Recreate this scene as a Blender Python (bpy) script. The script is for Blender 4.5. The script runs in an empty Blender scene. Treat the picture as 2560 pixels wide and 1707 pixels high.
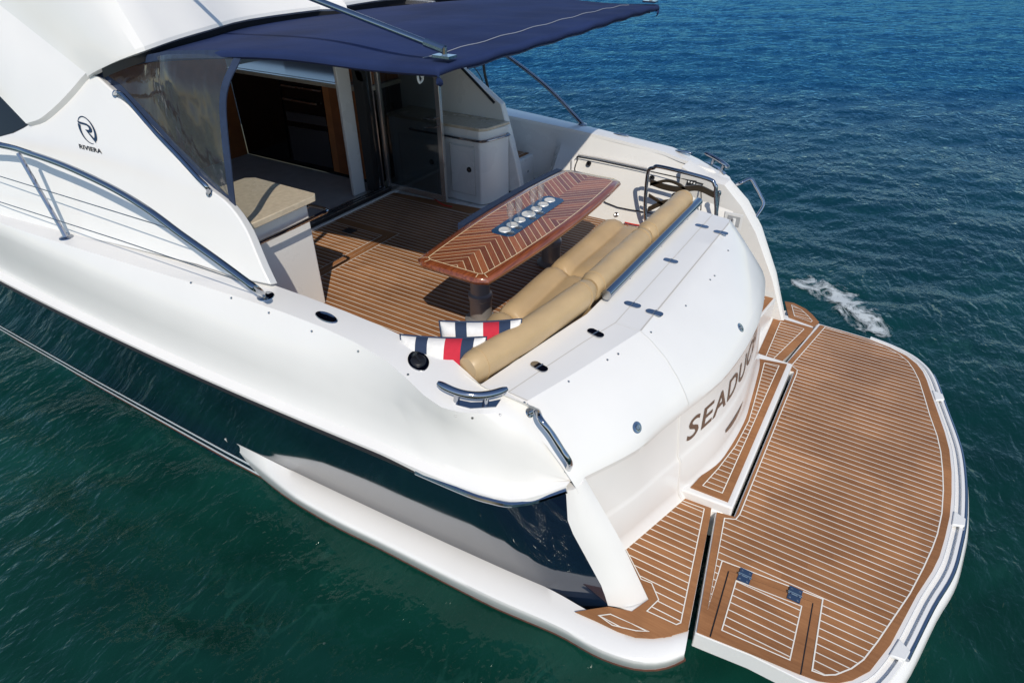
import bpy, bmesh, math, random
import numpy as np
from mathutils import Vector, Matrix
from mathutils.geometry import tessellate_polygon

# ------------------------------------------------------------------ camera
S = bpy.context.scene
COL = S.collection
F = 1570.95                      # focal length in pixels of a 2560 px wide frame
CX, CY = 1280.0, 853.5
R = np.array([[0.5266666, -0.8500581, -0.0048442],
              [-0.4782721, -0.2916002, -0.8283871],
              [0.7027646, 0.4386007, -0.5601352]])   # rows: right, down, forward
CAM = np.array([-4.14, 0.0, 2.6])
cd = bpy.data.cameras.new('camera')
cam = bpy.data.objects.new('camera', cd)
COL.objects.link(cam)
cd.sensor_width = 36.0
cd.lens = F / 2560 * 36.0
cd.clip_start = 0.05
cd.clip_end = 20000
M = Matrix.Identity(4)
for i in range(3):
    M[i][0] = R[0][i]; M[i][1] = -R[1][i]; M[i][2] = -R[2][i]; M[i][3] = CAM[i]
cam.matrix_world = M
S.camera = cam

# ------------------------------------------------------------------ light
SUN_AZ, SUN_EL = math.radians(229.6), math.radians(45.5)
W = bpy.data.worlds.new('World'); S.world = W; W.use_nodes = True
wn, wl = W.node_tree.nodes, W.node_tree.links
sky = wn.new('ShaderNodeTexSky'); sky.sky_type = 'NISHITA'; sky.sun_disc = False
sky.sun_elevation = SUN_EL; sky.sun_rotation = SUN_AZ
sky.air_density = 1.0; sky.dust_density = 0.2; sky.ozone_density = 3.0
wl.new(sky.outputs[0], wn['Background'].inputs[0]); wn['Background'].inputs[1].default_value = 0.125
sl = bpy.data.lights.new('sun', 'SUN'); sl.energy = 3.25; sl.angle = math.radians(0.53); sl.color = (1.0, 0.915, 0.79)
so = bpy.data.objects.new('sun', sl); COL.objects.link(so)
sd = Vector((math.sin(SUN_AZ) * math.cos(SUN_EL), math.cos(SUN_AZ) * math.cos(SUN_EL), math.sin(SUN_EL)))
so.rotation_euler = sd.to_track_quat('Z', 'Y').to_euler()
so.location = (-20, -20, 30)
S.view_settings.view_transform = 'Standard'; S.view_settings.look = 'None'
S.view_settings.gamma = 1.0; S.view_settings.exposure = 0.0
S.cycles.max_bounces = 10; S.cycles.transparent_max_bounces = 16

# ------------------------------------------------------------------ photo points -> places
def ray(u, v):
    return R.T @ np.array([(u - CX) / F, (v - CY) / F, 1.0])
def PZ(u, v, z):
    d = ray(u, v); return CAM + d * (z - CAM[2]) / d[2]
def PX(u, v, x):
    d = ray(u, v); return CAM + d * (x - CAM[0]) / d[0]
def PY(u, v, y):
    d = ray(u, v); return CAM + d * y / d[1]
def PP(u, v, p0, n):
    d = ray(u, v); n = np.array(n, float)
    return CAM + d * (n @ (np.array(p0, float) - CAM)) / (n @ d)
def proj(p):
    d = R @ (np.array(p, float) - CAM); return np.array([F * d[0] / d[2] + CX, F * d[1] / d[2] + CY])
def V(*a): return np.array(a, float)
def lerp(a, b, t): return np.array(a, float) * (1 - t) + np.array(b, float) * t

def smooth(pts, n=6, closed=False):
    """Catmull-Rom through the points"""
    P = [np.array(p, float) for p in pts]
    out = []
    m = len(P)
    rng = range(m) if closed else range(m - 1)
    for i in rng:
        if closed:
            p0, p1, p2, p3 = P[i - 1], P[i], P[(i + 1) % m], P[(i + 2) % m]
        else:
            p1, p2 = P[i], P[i + 1]
            p0 = P[i - 1] if i else 2 * p1 - p2
            p3 = P[i + 2] if i + 2 < m else 2 * p2 - p1
        for k in range(n):
            t = k / n
            out.append(0.5 * (2 * p1 + (p2 - p0) * t + (2 * p0 - 5 * p1 + 4 * p2 - p3) * t * t + (3 * p1 - 3 * p2 + p3 - p0) * t ** 3))
    if not closed: out.append(P[-1])
    return out

def resample(pts, n):
    P = np.array(pts, float)
    s = np.r_[0, np.cumsum(np.linalg.norm(np.diff(P, axis=0), axis=1))]
    q = np.linspace(0, s[-1], n)
    return [np.array([np.interp(t, s, P[:, k]) for k in range(P.shape[1])]) for t in q]

def offset(poly, d):
    """move every edge of a 2-D polygon inwards by d"""
    P = [np.array(p[:2], float) for p in poly]
    n = len(P)
    area = sum(P[i][0] * P[(i + 1) % n][1] - P[(i + 1) % n][0] * P[i][1] for i in range(n))
    sg = 1 if area > 0 else -1
    out = []
    for i in range(n):
        a, b, c = P[i - 1], P[i], P[(i + 1) % n]
        e1 = (b - a) / (np.linalg.norm(b - a) + 1e-9); e2 = (c - b) / (np.linalg.norm(c - b) + 1e-9)
        n1 = sg * np.array([-e1[1], e1[0]]); n2 = sg * np.array([-e2[1], e2[0]])
        k = 1 + n1 @ n2
        mv = (n1 + n2) / max(k, 0.35)
        out.append(b + mv * d)
    return out

# ------------------------------------------------------------------ materials
def new_mat(name):
    m = bpy.data.materials.new(name); m.use_nodes = True
    return m, m.node_tree.nodes, m.node_tree.links, m.node_tree.nodes['Principled BSDF']
def simple(name, col, rough=0.5, metal=0.0, coat=0.0, spec=0.5, noise=0.0, nscale=8.0, bump=0.0, bscale=60.0, rnoise=0.0):
    m, n, l, b = new_mat(name)
    b.inputs['Base Color'].default_value = (*col, 1)
    b.inputs['Roughness'].default_value = rough
    b.inputs['Metallic'].default_value = metal
    b.inputs['Coat Weight'].default_value = coat
    b.inputs['Coat Roughness'].default_value = 0.05
    b.inputs['Specular IOR Level'].default_value = spec
    if noise or bump or rnoise:
        g = n.new('ShaderNodeNewGeometry')
    if noise:
        t = n.new('ShaderNodeTexNoise'); t.inputs['Scale'].default_value = nscale; t.inputs['Detail'].default_value = 5
        l.new(g.outputs['Position'], t.inputs['Vector'])
        r = n.new('ShaderNodeMapRange'); r.inputs['From Min'].default_value = 0.3; r.inputs['From Max'].default_value = 0.7
        r.inputs['To Min'].default_value = 1 - noise; r.inputs['To Max'].default_value = 1 + noise
        l.new(t.outputs['Fac'], r.inputs['Value'])
        x = n.new('ShaderNodeMix'); x.data_type = 'RGBA'; x.blend_type = 'MULTIPLY'; x.inputs['Factor'].default_value = 1
        x.inputs['A'].default_value = (*col, 1)
        l.new(r.outputs[0], x.inputs['B']); l.new(x.outputs['Result'], b.inputs['Base Color'])
    if rnoise:
        t = n.new('ShaderNodeTexNoise'); t.inputs['Scale'].default_value = 3.0; t.inputs['Detail'].default_value = 6
        l.new(g.outputs['Position'], t.inputs['Vector'])
        r = n.new('ShaderNodeMapRange'); r.inputs['From Min'].default_value = 0.3; r.inputs['From Max'].default_value = 0.7
        r.inputs['To Min'].default_value = max(0, rough - rnoise); r.inputs['To Max'].default_value = rough + rnoise
        l.new(t.outputs['Fac'], r.inputs['Value']); l.new(r.outputs[0], b.inputs['Roughness'])
    if bump:
        t = n.new('ShaderNodeTexNoise'); t.inputs['Scale'].default_value = bscale; t.inputs['Detail'].default_value = 4
        l.new(g.outputs['Position'], t.inputs['Vector'])
        u = n.new('ShaderNodeBump'); u.inputs['Strength'].default_value = bump; u.inputs['Distance'].default_value = 0.01
        l.new(t.outputs['Fac'], u.inputs['Height']); l.new(u.outputs[0], b.inputs['Normal'])
    return m

gel = simple('white_gelcoat', (0.80, 0.79, 0.765), 0.22, coat=0.35, noise=0.02, nscale=2.3, rnoise=0.03)
gel_in = simple('cream_gelcoat', (0.76, 0.75, 0.72), 0.3, coat=0.15, noise=0.025, nscale=2.0, rnoise=0.08)
antifoul = simple('brown_antifouling', (0.10, 0.035, 0.02), 0.8, noise=0.3, nscale=20)
groove = simple('seam_sealant', (0.55, 0.53, 0.49), 0.6)
navy = simple('navy_hull_paint', (0.005, 0.012, 0.028), 0.07, coat=1.0, noise=0.25, nscale=1.1, rnoise=0.03)
stripe = simple('silver_boot_stripe', (0.62, 0.66, 0.68), 0.3)
rubber = simple('black_rubber', (0.012, 0.012, 0.013), 0.5)
chrome = simple('polished_steel', (0.40, 0.42, 0.46), 0.06, metal=1.0)
steel = simple('brushed_steel', (0.5, 0.5, 0.5), 0.28, metal=1.0, rnoise=0.08)
alu = simple('grey_anodised_tube', (0.30, 0.29, 0.28), 0.4, metal=0.35)
leather = simple('tan_vinyl_upholstery', (0.50, 0.355, 0.19), 0.42, noise=0.07, nscale=5, bump=0.5, bscale=9, rnoise=0.06)
black = simple('black_glass_panel', (0.004, 0.004, 0.005), 0.12)
dark = simple('black_plastic', (0.012, 0.012, 0.014), 0.35)
carpet = simple('grey_cabin_carpet', (0.42, 0.41, 0.41), 0.95, noise=0.08, nscale=9, bump=0.3, bscale=300)
stone = simple('beige_stone_top', (0.56, 0.48, 0.36), 0.25, coat=0.3, noise=0.10, nscale=26, rnoise=0.05)
fridge = simple('dark_steel_panel', (0.10, 0.105, 0.11), 0.35, metal=0.6)
red_rope = simple('red_rope', (0.62, 0.03, 0.02), 0.7)
white_pl = simple('white_plastic', (0.78, 0.78, 0.76), 0.4)
lining = simple('grey_cabin_lining', (0.36, 0.37, 0.38), 0.7)
tray_blue = simple('navy_acrylic_tray', (0.012, 0.05, 0.12), 0.2, coat=0.6)
name_metal = simple('bronze_letter', (0.24, 0.17, 0.13), 0.35, metal=0.6)
canvas = simple('navy_canvas', (0.0155, 0.029, 0.092), 0.85, spec=0.2, noise=0.2, nscale=2.2, bump=0.5, bscale=6)
binding = simple('navy_binding_tape', (0.016, 0.031, 0.072), 0.7, noise=0.15, nscale=30)
thread = simple('pale_thread', (0.32, 0.34, 0.38), 0.8)
cherry = simple('cherry_veneer', (0.30, 0.10, 0.033), 0.3, coat=0.3, noise=0.15, nscale=9)
cherry_l = simple('light_cherry_veneer', (0.48, 0.18, 0.06), 0.3, coat=0.3, noise=0.15, nscale=9)

def teak_mats():
    out = []
    for planks in (False, True):
        m, n, l, b = new_mat('teak_planks' if planks else 'teak_border')
        g = n.new('ShaderNodeNewGeometry')
        sx = n.new('ShaderNodeSeparateXYZ'); l.new(g.outputs['Position'], sx.inputs[0])
        mp = n.new('ShaderNodeMapping'); l.new(g.outputs['Position'], mp.inputs[0])
        mp.inputs['Scale'].default_value = (70, 5, 40)
        t = n.new('ShaderNodeTexNoise'); t.inputs['Scale'].default_value = 1.0; t.inputs['Detail'].default_value = 6
        t.inputs['Roughness'].default_value = 0.65
        l.new(mp.outputs[0], t.inputs['Vector'])
        t2 = n.new('ShaderNodeTexNoise'); t2.inputs['Scale'].default_value = 2.2; t2.inputs['Detail'].default_value = 3
        l.new(g.outputs['Position'], t2.inputs['Vector'])
        ad = n.new('ShaderNodeMath'); ad.operation = 'ADD'; l.new(t.outputs['Fac'], ad.inputs[0]); l.new(t2.outputs['Fac'], ad.inputs[1])
        cr = n.new('ShaderNodeValToRGB')
        cr.color_ramp.elements[0].position = 0.32; cr.color_ramp.elements[0].color = (0.235, 0.098, 0.036, 1)
        cr.color_ramp.elements[1].position = 0.68; cr.color_ramp.elements[1].color = (0.385, 0.178, 0.072, 1)
        hf = n.new('ShaderNodeMath'); hf.operation = 'MULTIPLY'; hf.inputs[1].default_value = 0.5
        l.new(ad.outputs[0], hf.inputs[0])
        fac = hf.outputs[0]
        if planks:
            dv = n.new('ShaderNodeMath'); dv.operation = 'DIVIDE'; dv.inputs[1].default_value = 0.0532
            l.new(sx.outputs['X'], dv.inputs[0])
            fl = n.new('ShaderNodeMath'); fl.operation = 'FLOOR'; l.new(dv.outputs[0], fl.inputs[0])
            # butt joints along the plank give each stretch its own tone
            yv = n.new('ShaderNodeMath'); yv.operation = 'MULTIPLY_ADD'; yv.inputs[1].default_value = 0.9
            sw = n.new('ShaderNodeMath'); sw.operation = 'MULTIPLY'; sw.inputs[1].default_value = 0.37; l.new(fl.outputs[0], sw.inputs[0])
            l.new(sx.outputs['Y'], yv.inputs[0]); l.new(sw.outputs[0], yv.inputs[2])
            fy = n.new('ShaderNodeMath'); fy.operation = 'FLOOR'; l.new(yv.outputs[0], fy.inputs[0])
            cb = n.new('ShaderNodeCombineXYZ'); l.new(fl.outputs[0], cb.inputs[0]); l.new(fy.outputs[0], cb.inputs[1])
            wt = n.new('ShaderNodeTexWhiteNoise'); l.new(cb.outputs[0], wt.inputs['Vector'])
            ma = n.new('ShaderNodeMath'); ma.operation = 'MULTIPLY_ADD'; ma.inputs[1].default_value = 0.16
            l.new(wt.outputs['Value'], ma.inputs[0])
            sb = n.new('ShaderNodeMath'); sb.operation = 'SUBTRACT'; sb.inputs[1].default_value = 0.08
            l.new(fac, sb.inputs[0]); l.new(sb.outputs[0], ma.inputs[2])
            fac = ma.outputs[0]
        l.new(fac, cr.inputs['Fac'])
        colr = cr.outputs['Color']
        if planks:
            fr = n.new('ShaderNodeMath'); fr.operation = 'FRACT'; l.new(dv.outputs[0], fr.inputs[0])
            lt = n.new('ShaderNodeMath'); lt.operation = 'LESS_THAN'; lt.inputs[1].default_value = 0.115; l.new(fr.outputs[0], lt.inputs[0])
            x = n.new('ShaderNodeMix'); x.data_type = 'RGBA'; l.new(lt.outputs[0], x.inputs['Factor'])
            l.new(colr, x.inputs['A']); x.inputs['B'].default_value = (0.82, 0.78, 0.70, 1)
            colr = x.outputs['Result']
        tb2 = n.new('ShaderNodeTexNoise'); tb2.inputs['Scale'].default_value = 1.5; tb2.inputs['Detail'].default_value = 6; tb2.inputs['Distortion'].default_value = 0.5
        l.new(g.outputs['Position'], tb2.inputs['Vector'])
        mr2 = n.new('ShaderNodeMapRange'); mr2.inputs['From Min'].default_value = 0.46; mr2.inputs['From Max'].default_value = 0.56; mr2.inputs['To Min'].default_value = 0.88; mr2.inputs['To Max'].default_value = 1.06
        l.new(tb2.outputs['Fac'], mr2.inputs['Value'])
        xb = n.new('ShaderNodeMix'); xb.data_type = 'RGBA'; xb.blend_type = 'MULTIPLY'; xb.inputs['Factor'].default_value = 1.0
        l.new(colr, xb.inputs['A']); l.new(mr2.outputs[0], xb.inputs['B']); colr = xb.outputs['Result']
        l.new(colr, b.inputs['Base Color'])
        b.inputs['Roughness'].default_value = 0.62
        b.inputs['Specular IOR Level'].default_value = 0.35
        bp = n.new('ShaderNodeBump'); bp.inputs['Strength'].default_value = 0.15; bp.inputs['Distance'].default_value = 0.004
        l.new(t.outputs['Fac'], bp.inputs['Height']); l.new(bp.outputs[0], b.inputs['Normal'])
        out.append(m)
    return out
teak_b, teak_p = teak_mats()
caulk = simple('white_caulking', (0.82, 0.78, 0.70), 0.6)
TEAK = [teak_b, teak_p, caulk]

TX, TY, TZ = -0.195, 2.275, 0.70      # table centre
def table_mats():
    m, n, l, b = new_mat('chevron_inlay')
    g = n.new('ShaderNodeNewGeometry'); sx = n.new('ShaderNodeSeparateXYZ'); l.new(g.outputs['Position'], sx.inputs[0])
    def ab(sock, c):
        s = n.new('ShaderNodeMath'); s.operation = 'SUBTRACT'; s.inputs[1].default_value = c; l.new(sock, s.inputs[0])
        a = n.new('ShaderNodeMath'); a.operation = 'ABSOLUTE'; l.new(s.outputs[0], a.inputs[0]); return a.outputs[0], s.outputs[0]
    ax, sxx = ab(sx.outputs['X'], TX); ay, syy = ab(sx.outputs['Y'], TY)
    d = n.new('ShaderNodeMath'); d.operation = 'SUBTRACT'; l.new(ax, d.inputs[0]); l.new(ay, d.inputs[1])
    q = n.new('ShaderNodeMath'); q.operation = 'DIVIDE'; q.inputs[1].default_value = 0.0665; l.new(d.outputs[0], q.inputs[0])
    o = n.new('ShaderNodeMath'); o.operation = 'ADD'; o.inputs[1].default_value = 20.3; l.new(q.outputs[0], o.inputs[0])
    fr = n.new('ShaderNodeMath'); fr.operation = 'FRACT'; l.new(o.outputs[0], fr.inputs[0])
    fl = n.new('ShaderNodeMath'); fl.operation = 'FLOOR'; l.new(o.outputs[0], fl.inputs[0])
    lt = n.new('ShaderNodeMath'); lt.operation = 'LESS_THAN'; lt.inputs[1].default_value = 0.085; l.new(fr.outputs[0], lt.inputs[0])
    sgx = n.new('ShaderNodeMath'); sgx.operation = 'SIGN'; l.new(sxx, sgx.inputs[0])
    sgy = n.new('ShaderNodeMath'); sgy.operation = 'SIGN'; l.new(syy, sgy.inputs[0])
    cb = n.new('ShaderNodeCombineXYZ'); l.new(fl.outputs[0], cb.inputs[0]); l.new(sgx.outputs[0], cb.inputs[1]); l.new(sgy.outputs[0], cb.inputs[2])
    wt = n.new('ShaderNodeTexWhiteNoise'); l.new(cb.outputs[0], wt.inputs['Vector'])
    # grain runs along each strip
    pr = n.new('ShaderNodeMath'); pr.operation = 'MULTIPLY'; l.new(sxx, pr.inputs[0]); l.new(sgx.outputs[0], pr.inputs[1])
    s2 = n.new('ShaderNodeMath'); s2.operation = 'ADD'; l.new(ax, s2.inputs[0]); l.new(ay, s2.inputs[1])
    gv = n.new('ShaderNodeCombineXYZ')
    k1 = n.new('ShaderNodeMath'); k1.operation = 'MULTIPLY'; k1.inputs[1].default_value = 120; l.new(d.outputs[0], k1.inputs[0])
    k2 = n.new('ShaderNodeMath'); k2.operation = 'MULTIPLY'; k2.inputs[1].default_value = 9; l.new(s2.outputs[0], k2.inputs[0])
    l.new(k1.outputs[0], gv.inputs[0]); l.new(k2.outputs[0], gv.inputs[1])
    t = n.new('ShaderNodeTexNoise'); t.inputs['Scale'].default_value = 1; t.inputs['Detail'].default_value = 5; l.new(gv.outputs[0], t.inputs['Vector'])
    mx = n.new('ShaderNodeMath'); mx.operation = 'MULTIPLY_ADD'; mx.inputs[1].default_value = 0.55; l.new(t.outputs['Fac'], mx.inputs[0])
    hw = n.new('ShaderNodeMath'); hw.operation = 'MULTIPLY'; hw.inputs[1].default_value = 0.5; l.new(wt.outputs['Value'], hw.inputs[0]); l.new(hw.outputs[0], mx.inputs[2])
    cr = n.new('ShaderNodeValToRGB')
    cr.color_ramp.elements[0].position = 0.15; cr.color_ramp.elements[0].color = (0.12, 0.027, 0.011, 1)
    cr.color_ramp.elements[1].position = 0.85; cr.color_ramp.elements[1].color = (0.42, 0.135, 0.047, 1)
    l.new(mx.outputs[0], cr.inputs['Fac'])
    x = n.new('ShaderNodeMix'); x.data_type = 'RGBA'; l.new(lt.outputs[0], x.inputs['Factor']); l.new(cr.outputs['Color'], x.inputs['A'])
    x.inputs['B'].default_value = (0.86, 0.66, 0.40, 1)
    l.new(x.outputs['Result'], b.inputs['Base Color'])
    b.inputs['Roughness'].default_value = 0.35; b.inputs['Coat Weight'].default_value = 0.45; b.inputs['Coat Roughness'].default_value = 0.1
    m2, n, l, b = new_mat('varnished_mahogany')
    g = n.new('ShaderNodeNewGeometry'); mp = n.new('ShaderNodeMapping'); l.new(g.outputs['Position'], mp.inputs[0]); mp.inputs['Scale'].default_value = (5, 60, 60)
    t = n.new('ShaderNodeTexNoise'); t.inputs['Scale'].default_value = 1; t.inputs['Detail'].default_value = 6; l.new(mp.outputs[0], t.inputs['Vector'])
    cr = n.new('ShaderNodeValToRGB')
    cr.color_ramp.elements[0].position = 0.3; cr.color_ramp.elements[0].color = (0.13, 0.028, 0.010, 1)
    cr.color_ramp.elements[1].position = 0.75; cr.color_ramp.elements[1].color = (0.34, 0.095, 0.028, 1)
    l.new(t.outputs['Fac'], cr.inputs['Fac']); l.new(cr.outputs['Color'], b.inputs['Base Color'])
    b.inputs['Roughness'].default_value = 0.3; b.inputs['Coat Weight'].default_value = 0.9; b.inputs['Coat Roughness'].default_value = 0.06
    m3 = simple('maple_inlay', (0.86, 0.66, 0.40), 0.35, coat=0.8)
    return m, m2, m3
chev, mahog, maple = table_mats()

def clear_mat(name, tint, haze, hazecol, rough=0.06, ior=1.5, bump=0.0):
    m, n, l, b = new_mat(name)
    n.remove(b)
    out = n['Material Output']
    tr = n.new('ShaderNodeBsdfTransparent'); tr.inputs[0].default_value = (*tint, 1)
    df = n.new('ShaderNodeBsdfDiffuse'); df.inputs[0].default_value = (*hazecol, 1)
    gl = n.new('ShaderNodeBsdfGlossy'); gl.inputs['Roughness'].default_value = rough
    m1 = n.new('ShaderNodeMixShader'); m1.inputs[0].default_value = haze
    l.new(tr.outputs[0], m1.inputs[1]); l.new(df.outputs[0], m1.inputs[2])
    fr = n.new('ShaderNodeLayerWeight'); fr.inputs['Blend'].default_value = 0.5
    pw = n.new('ShaderNodeMath'); pw.operation = 'POWER'; pw.inputs[1].default_value = 4.0; l.new(fr.outputs['Facing'], pw.inputs[0])
    ma = n.new('ShaderNodeMath'); ma.operation = 'MULTIPLY_ADD'; ma.inputs[1].default_value = 0.7; ma.inputs[2].default_value = 0.06; l.new(pw.outputs[0], ma.inputs[0])
    m2 = n.new('ShaderNodeMixShader'); l.new(ma.outputs[0], m2.inputs[0]); l.new(m1.outputs[0], m2.inputs[1]); l.new(gl.outputs[0], m2.inputs[2])
    l.new(m2.outputs[0], out.inputs[0])
    if bump:
        g = n.new('ShaderNodeNewGeometry'); t = n.new('ShaderNodeTexNoise'); t.inputs['Scale'].default_value = 5; t.inputs['Detail'].default_value = 2
        mp = n.new('ShaderNodeMapping'); mp.inputs['Scale'].default_value = (1, 1.6, 0.7); l.new(g.outputs['Position'], mp.inputs[0])
        l.new(mp.outputs[0], t.inputs['Vector'])
        u = n.new('ShaderNodeBump'); u.inputs['Strength'].default_value = bump; u.inputs['Distance'].default_value = 0.03
        l.new(t.outputs['Fac'], u.inputs['Height']); l.new(u.outputs[0], gl.inputs['Normal']); l.new(u.outputs[0], fr.inputs['Normal'])
    return m
vinyl = clear_mat('clear_vinyl', (0.80, 0.83, 0.84), 0.07, (0.36, 0.40, 0.42), 0.05, 1.5, bump=0.5)
tinted = clear_mat('tinted_glass', (0.5, 0.53, 0.54), 0.03, (0.05, 0.05, 0.05), 0.02, 1.5)
glass = clear_mat('crystal_glass', (0.95, 0.96, 0.96), 0.05, (0.95, 0.95, 0.95), 0.03, 1.5)

# ------------------------------------------------------------------ mesh helpers
class MB:
    def __init__(self): self.v = []; self.f = []; self.m = []
    def add(self, verts, faces, mi=0):
        o = len(self.v)
        self.v += [tuple(float(c) for c in p) for p in verts]
        for f in faces: self.f.append(tuple(i + o for i in f)); self.m.append(mi)
        return self
    def box(self, x0, x1, y0, y1, z0, z1, mi=0):
        v = [(x0, y0, z0), (x1, y0, z0), (x1, y1, z0), (x0, y1, z0), (x0, y0, z1), (x1, y0, z1), (x1, y1, z1), (x0, y1, z1)]
        return self.add(v, [(0, 3, 2, 1), (4, 5, 6, 7), (0, 1, 5, 4), (1, 2, 6, 5), (2, 3, 7, 6), (3, 0, 4, 7)], mi)
    def grid(self, rows, mi=0, close_u=False, close_v=False):
        h, w = len(rows), len(rows[0])
        v = [p for r in rows for p in r]
        f = []
        for i in range(h if close_v else h - 1):
            for j in range(w if close_u else w - 1):
                a, b = i * w + j, i * w + (j + 1) % w
                c, d = ((i + 1) % h) * w + (j + 1) % w, ((i + 1) % h) * w + j
                f.append((a, b, c, d))
        return self.add(v, f, mi)
    def cap(self, pts, mi=0):
        pts = [np.array(p, float) for p in pts]
        tri = tessellate_polygon([[Vector(p) for p in pts]])
        return self.add(pts, [tuple(t) for t in tri], mi)
    def prism(self, poly, z0, z1, mi=0, side=None, bottom=True):
        n = len(poly)
        lo = [(p[0], p[1], z0) for p in poly]; hi = [(p[0], p[1], z1) for p in poly]
        self.cap(hi, mi)
        if bottom: self.cap(lo, mi)
        return self.add(lo + hi, [(i, (i + 1) % n, n + (i + 1) % n, n + i) for i in range(n)], mi if side is None else side)
    def slab(self, pts, d, mi=0):
        """3-D polygon pushed by vector d"""
        n = len(pts); A = [np.array(p, float) for p in pts]; B = [a + np.array(d, float) for a in A]
        self.cap(A, mi); self.cap(B, mi)
        return self.add(A + B, [(i, (i + 1) % n, n + (i + 1) % n, n + i) for i in range(n)], mi)
    def tube(self, path, r, n=10, mi=0, closed=False, cap=True):
        P = [np.array(p, float) for p in path]; m = len(P)
        rs = r if hasattr(r, '__len__') else [r] * m
        rings = []; up = None
        for i in range(m):
            if closed: t = P[(i + 1) % m] - P[i - 1]
            else: t = P[min(i + 1, m - 1)] - P[max(i - 1, 0)]
            t = t / (np.linalg.norm(t) + 1e-12)
            if up is None:
                up = np.array([0, 0, 1.0]) if abs(t[2]) < 0.9 else np.array([1.0, 0, 0])
            up = up - t * (up @ t); up /= np.linalg.norm(up) + 1e-12
            s = np.cross(t, up)
            rings.append([P[i] + rs[i] * (math.cos(a) * up + math.sin(a) * s) for a in np.linspace(0, 2 * math.pi, n, endpoint=False)])
        self.grid(rings, mi, close_u=True, close_v=closed)
        if cap and not closed:
            self.add(rings[0], [tuple(range(n))], mi); self.add(rings[-1], [tuple(range(n))[::-1]], mi)
        return self
    def lathe(self, prof, c, n=20, mi=0, axis=(0, 0, 1)):
        ax = np.array(axis, float); ax /= np.linalg.norm(ax)
        a = np.array([1.0, 0, 0]) if abs(ax[0]) < 0.9 else np.array([0, 1.0, 0])
        a = a - ax * (a @ ax); a /= np.linalg.norm(a); b = np.cross(ax, a); c = np.array(c, float)
        rings = [[c + ax * h + max(r, 1e-5) * (math.cos(q) * a + math.sin(q) * b) for q in np.linspace(0, 2 * math.pi, n, endpoint=False)] for r, h in prof]
        self.grid(rings, mi, close_u=True)
        return self
    def build(self, name, mats, parent=None, bevel=0.0, seg=2, smooth_ang=35, sub=0, flip=True):
        me = bpy.data.meshes.new(name)
        off = ROOT.get(parent, None) if parent is not None else None
        loc = np.array(off) if off is not None else np.zeros(3)
        me.from_pydata([tuple(np.array(p) - loc) for p in self.v], [], self.f)
        for m in (mats if isinstance(mats, (list, tuple)) else [mats]): me.materials.append(m)
        for p, k in zip(me.polygons, self.m): p.material_index = k
        bm = bmesh.new(); bm.from_mesh(me)
        bmesh.ops.remove_doubles(bm, verts=bm.verts, dist=1e-5)
        bmesh.ops.dissolve_degenerate(bm, edges=bm.edges, dist=1e-6)
        if flip: bmesh.ops.recalc_face_normals(bm, faces=bm.faces)
        bm.to_mesh(me); bm.free()
        for p in me.polygons: p.use_smooth = True
        me.set_sharp_from_angle(angle=math.radians(smooth_ang))
        o = bpy.data.objects.new(name, me); COL.objects.link(o)
        if parent is not None:
            o.parent = parent; ROOT[o] = tuple(loc)
        else:
            ROOT[o] = (0, 0, 0)
        if sub:
            s = o.modifiers.new('sub', 'SUBSURF'); s.levels = sub; s.render_levels = sub
        if bevel:
            s = o.modifiers.new('bevel', 'BEVEL'); s.width = bevel; s.segments = seg; s.limit_method = 'ANGLE'; s.angle_limit = math.radians(40)
        return o
ROOT = {}
def tag(o, label, cat, group=None):
    o['label'] = label; o['category'] = cat
    if group: o['group'] = group
    return o
def thing(name, label, cat, loc, group=None):
    o = bpy.data.objects.new(name, None); COL.objects.link(o); o.location = loc
    o.empty_display_size = 0.2; ROOT[o] = tuple(float(c) for c in loc)
    return tag(o, label, cat, group)
def structure(o): o['kind'] = 'structure'; return o

def mir(p): p = np.array(p, float); return np.array([-p[0], p[1], p[2]])

def teak_panel(poly, z, parent, border=0.05, thick=0.008, inner=None, name='teak_panel', planks=True):
    mb = MB()
    mb.prism(poly, z - thick, z, 0)
    ins = inner if inner is not None else offset(poly, border)
    if planks:
        mb.cap([(p[0], p[1], z + 0.0015) for p in ins], 1)
        i2 = offset(ins, 0.0065); n = len(ins)
        mb.add([(p[0], p[1], z + 0.003) for p in ins] + [(p[0], p[1], z + 0.003) for p in i2],
               [(i, (i + 1) % n, n + (i + 1) % n, n + i) for i in range(n)], 2)
    return mb.build(name, TEAK, parent, smooth_ang=20, flip=True)

def text_mesh(txt, size, font_shear=0.0, spacing=1.0, extrude=0.0, bold=0.0):
    cu = bpy.data.curves.new('lettering', 'FONT'); cu.body = txt; cu.size = size; cu.shear = font_shear
    cu.space_character = spacing; cu.extrude = extrude; cu.offset = bold; cu.resolution_u = 4
    ob = bpy.data.objects.new('lettering', cu); COL.objects.link(ob)
    dg = bpy.context.evaluated_depsgraph_get()
    me = bpy.data.meshes.new_from_object(ob.evaluated_get(dg))
    v = [tuple(x.co) for x in me.vertices]; f = [tuple(p.vertices) for p in me.polygons]
    bpy.data.objects.remove(ob); bpy.data.curves.remove(cu); bpy.data.meshes.remove(me)
    return v, f

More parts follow.
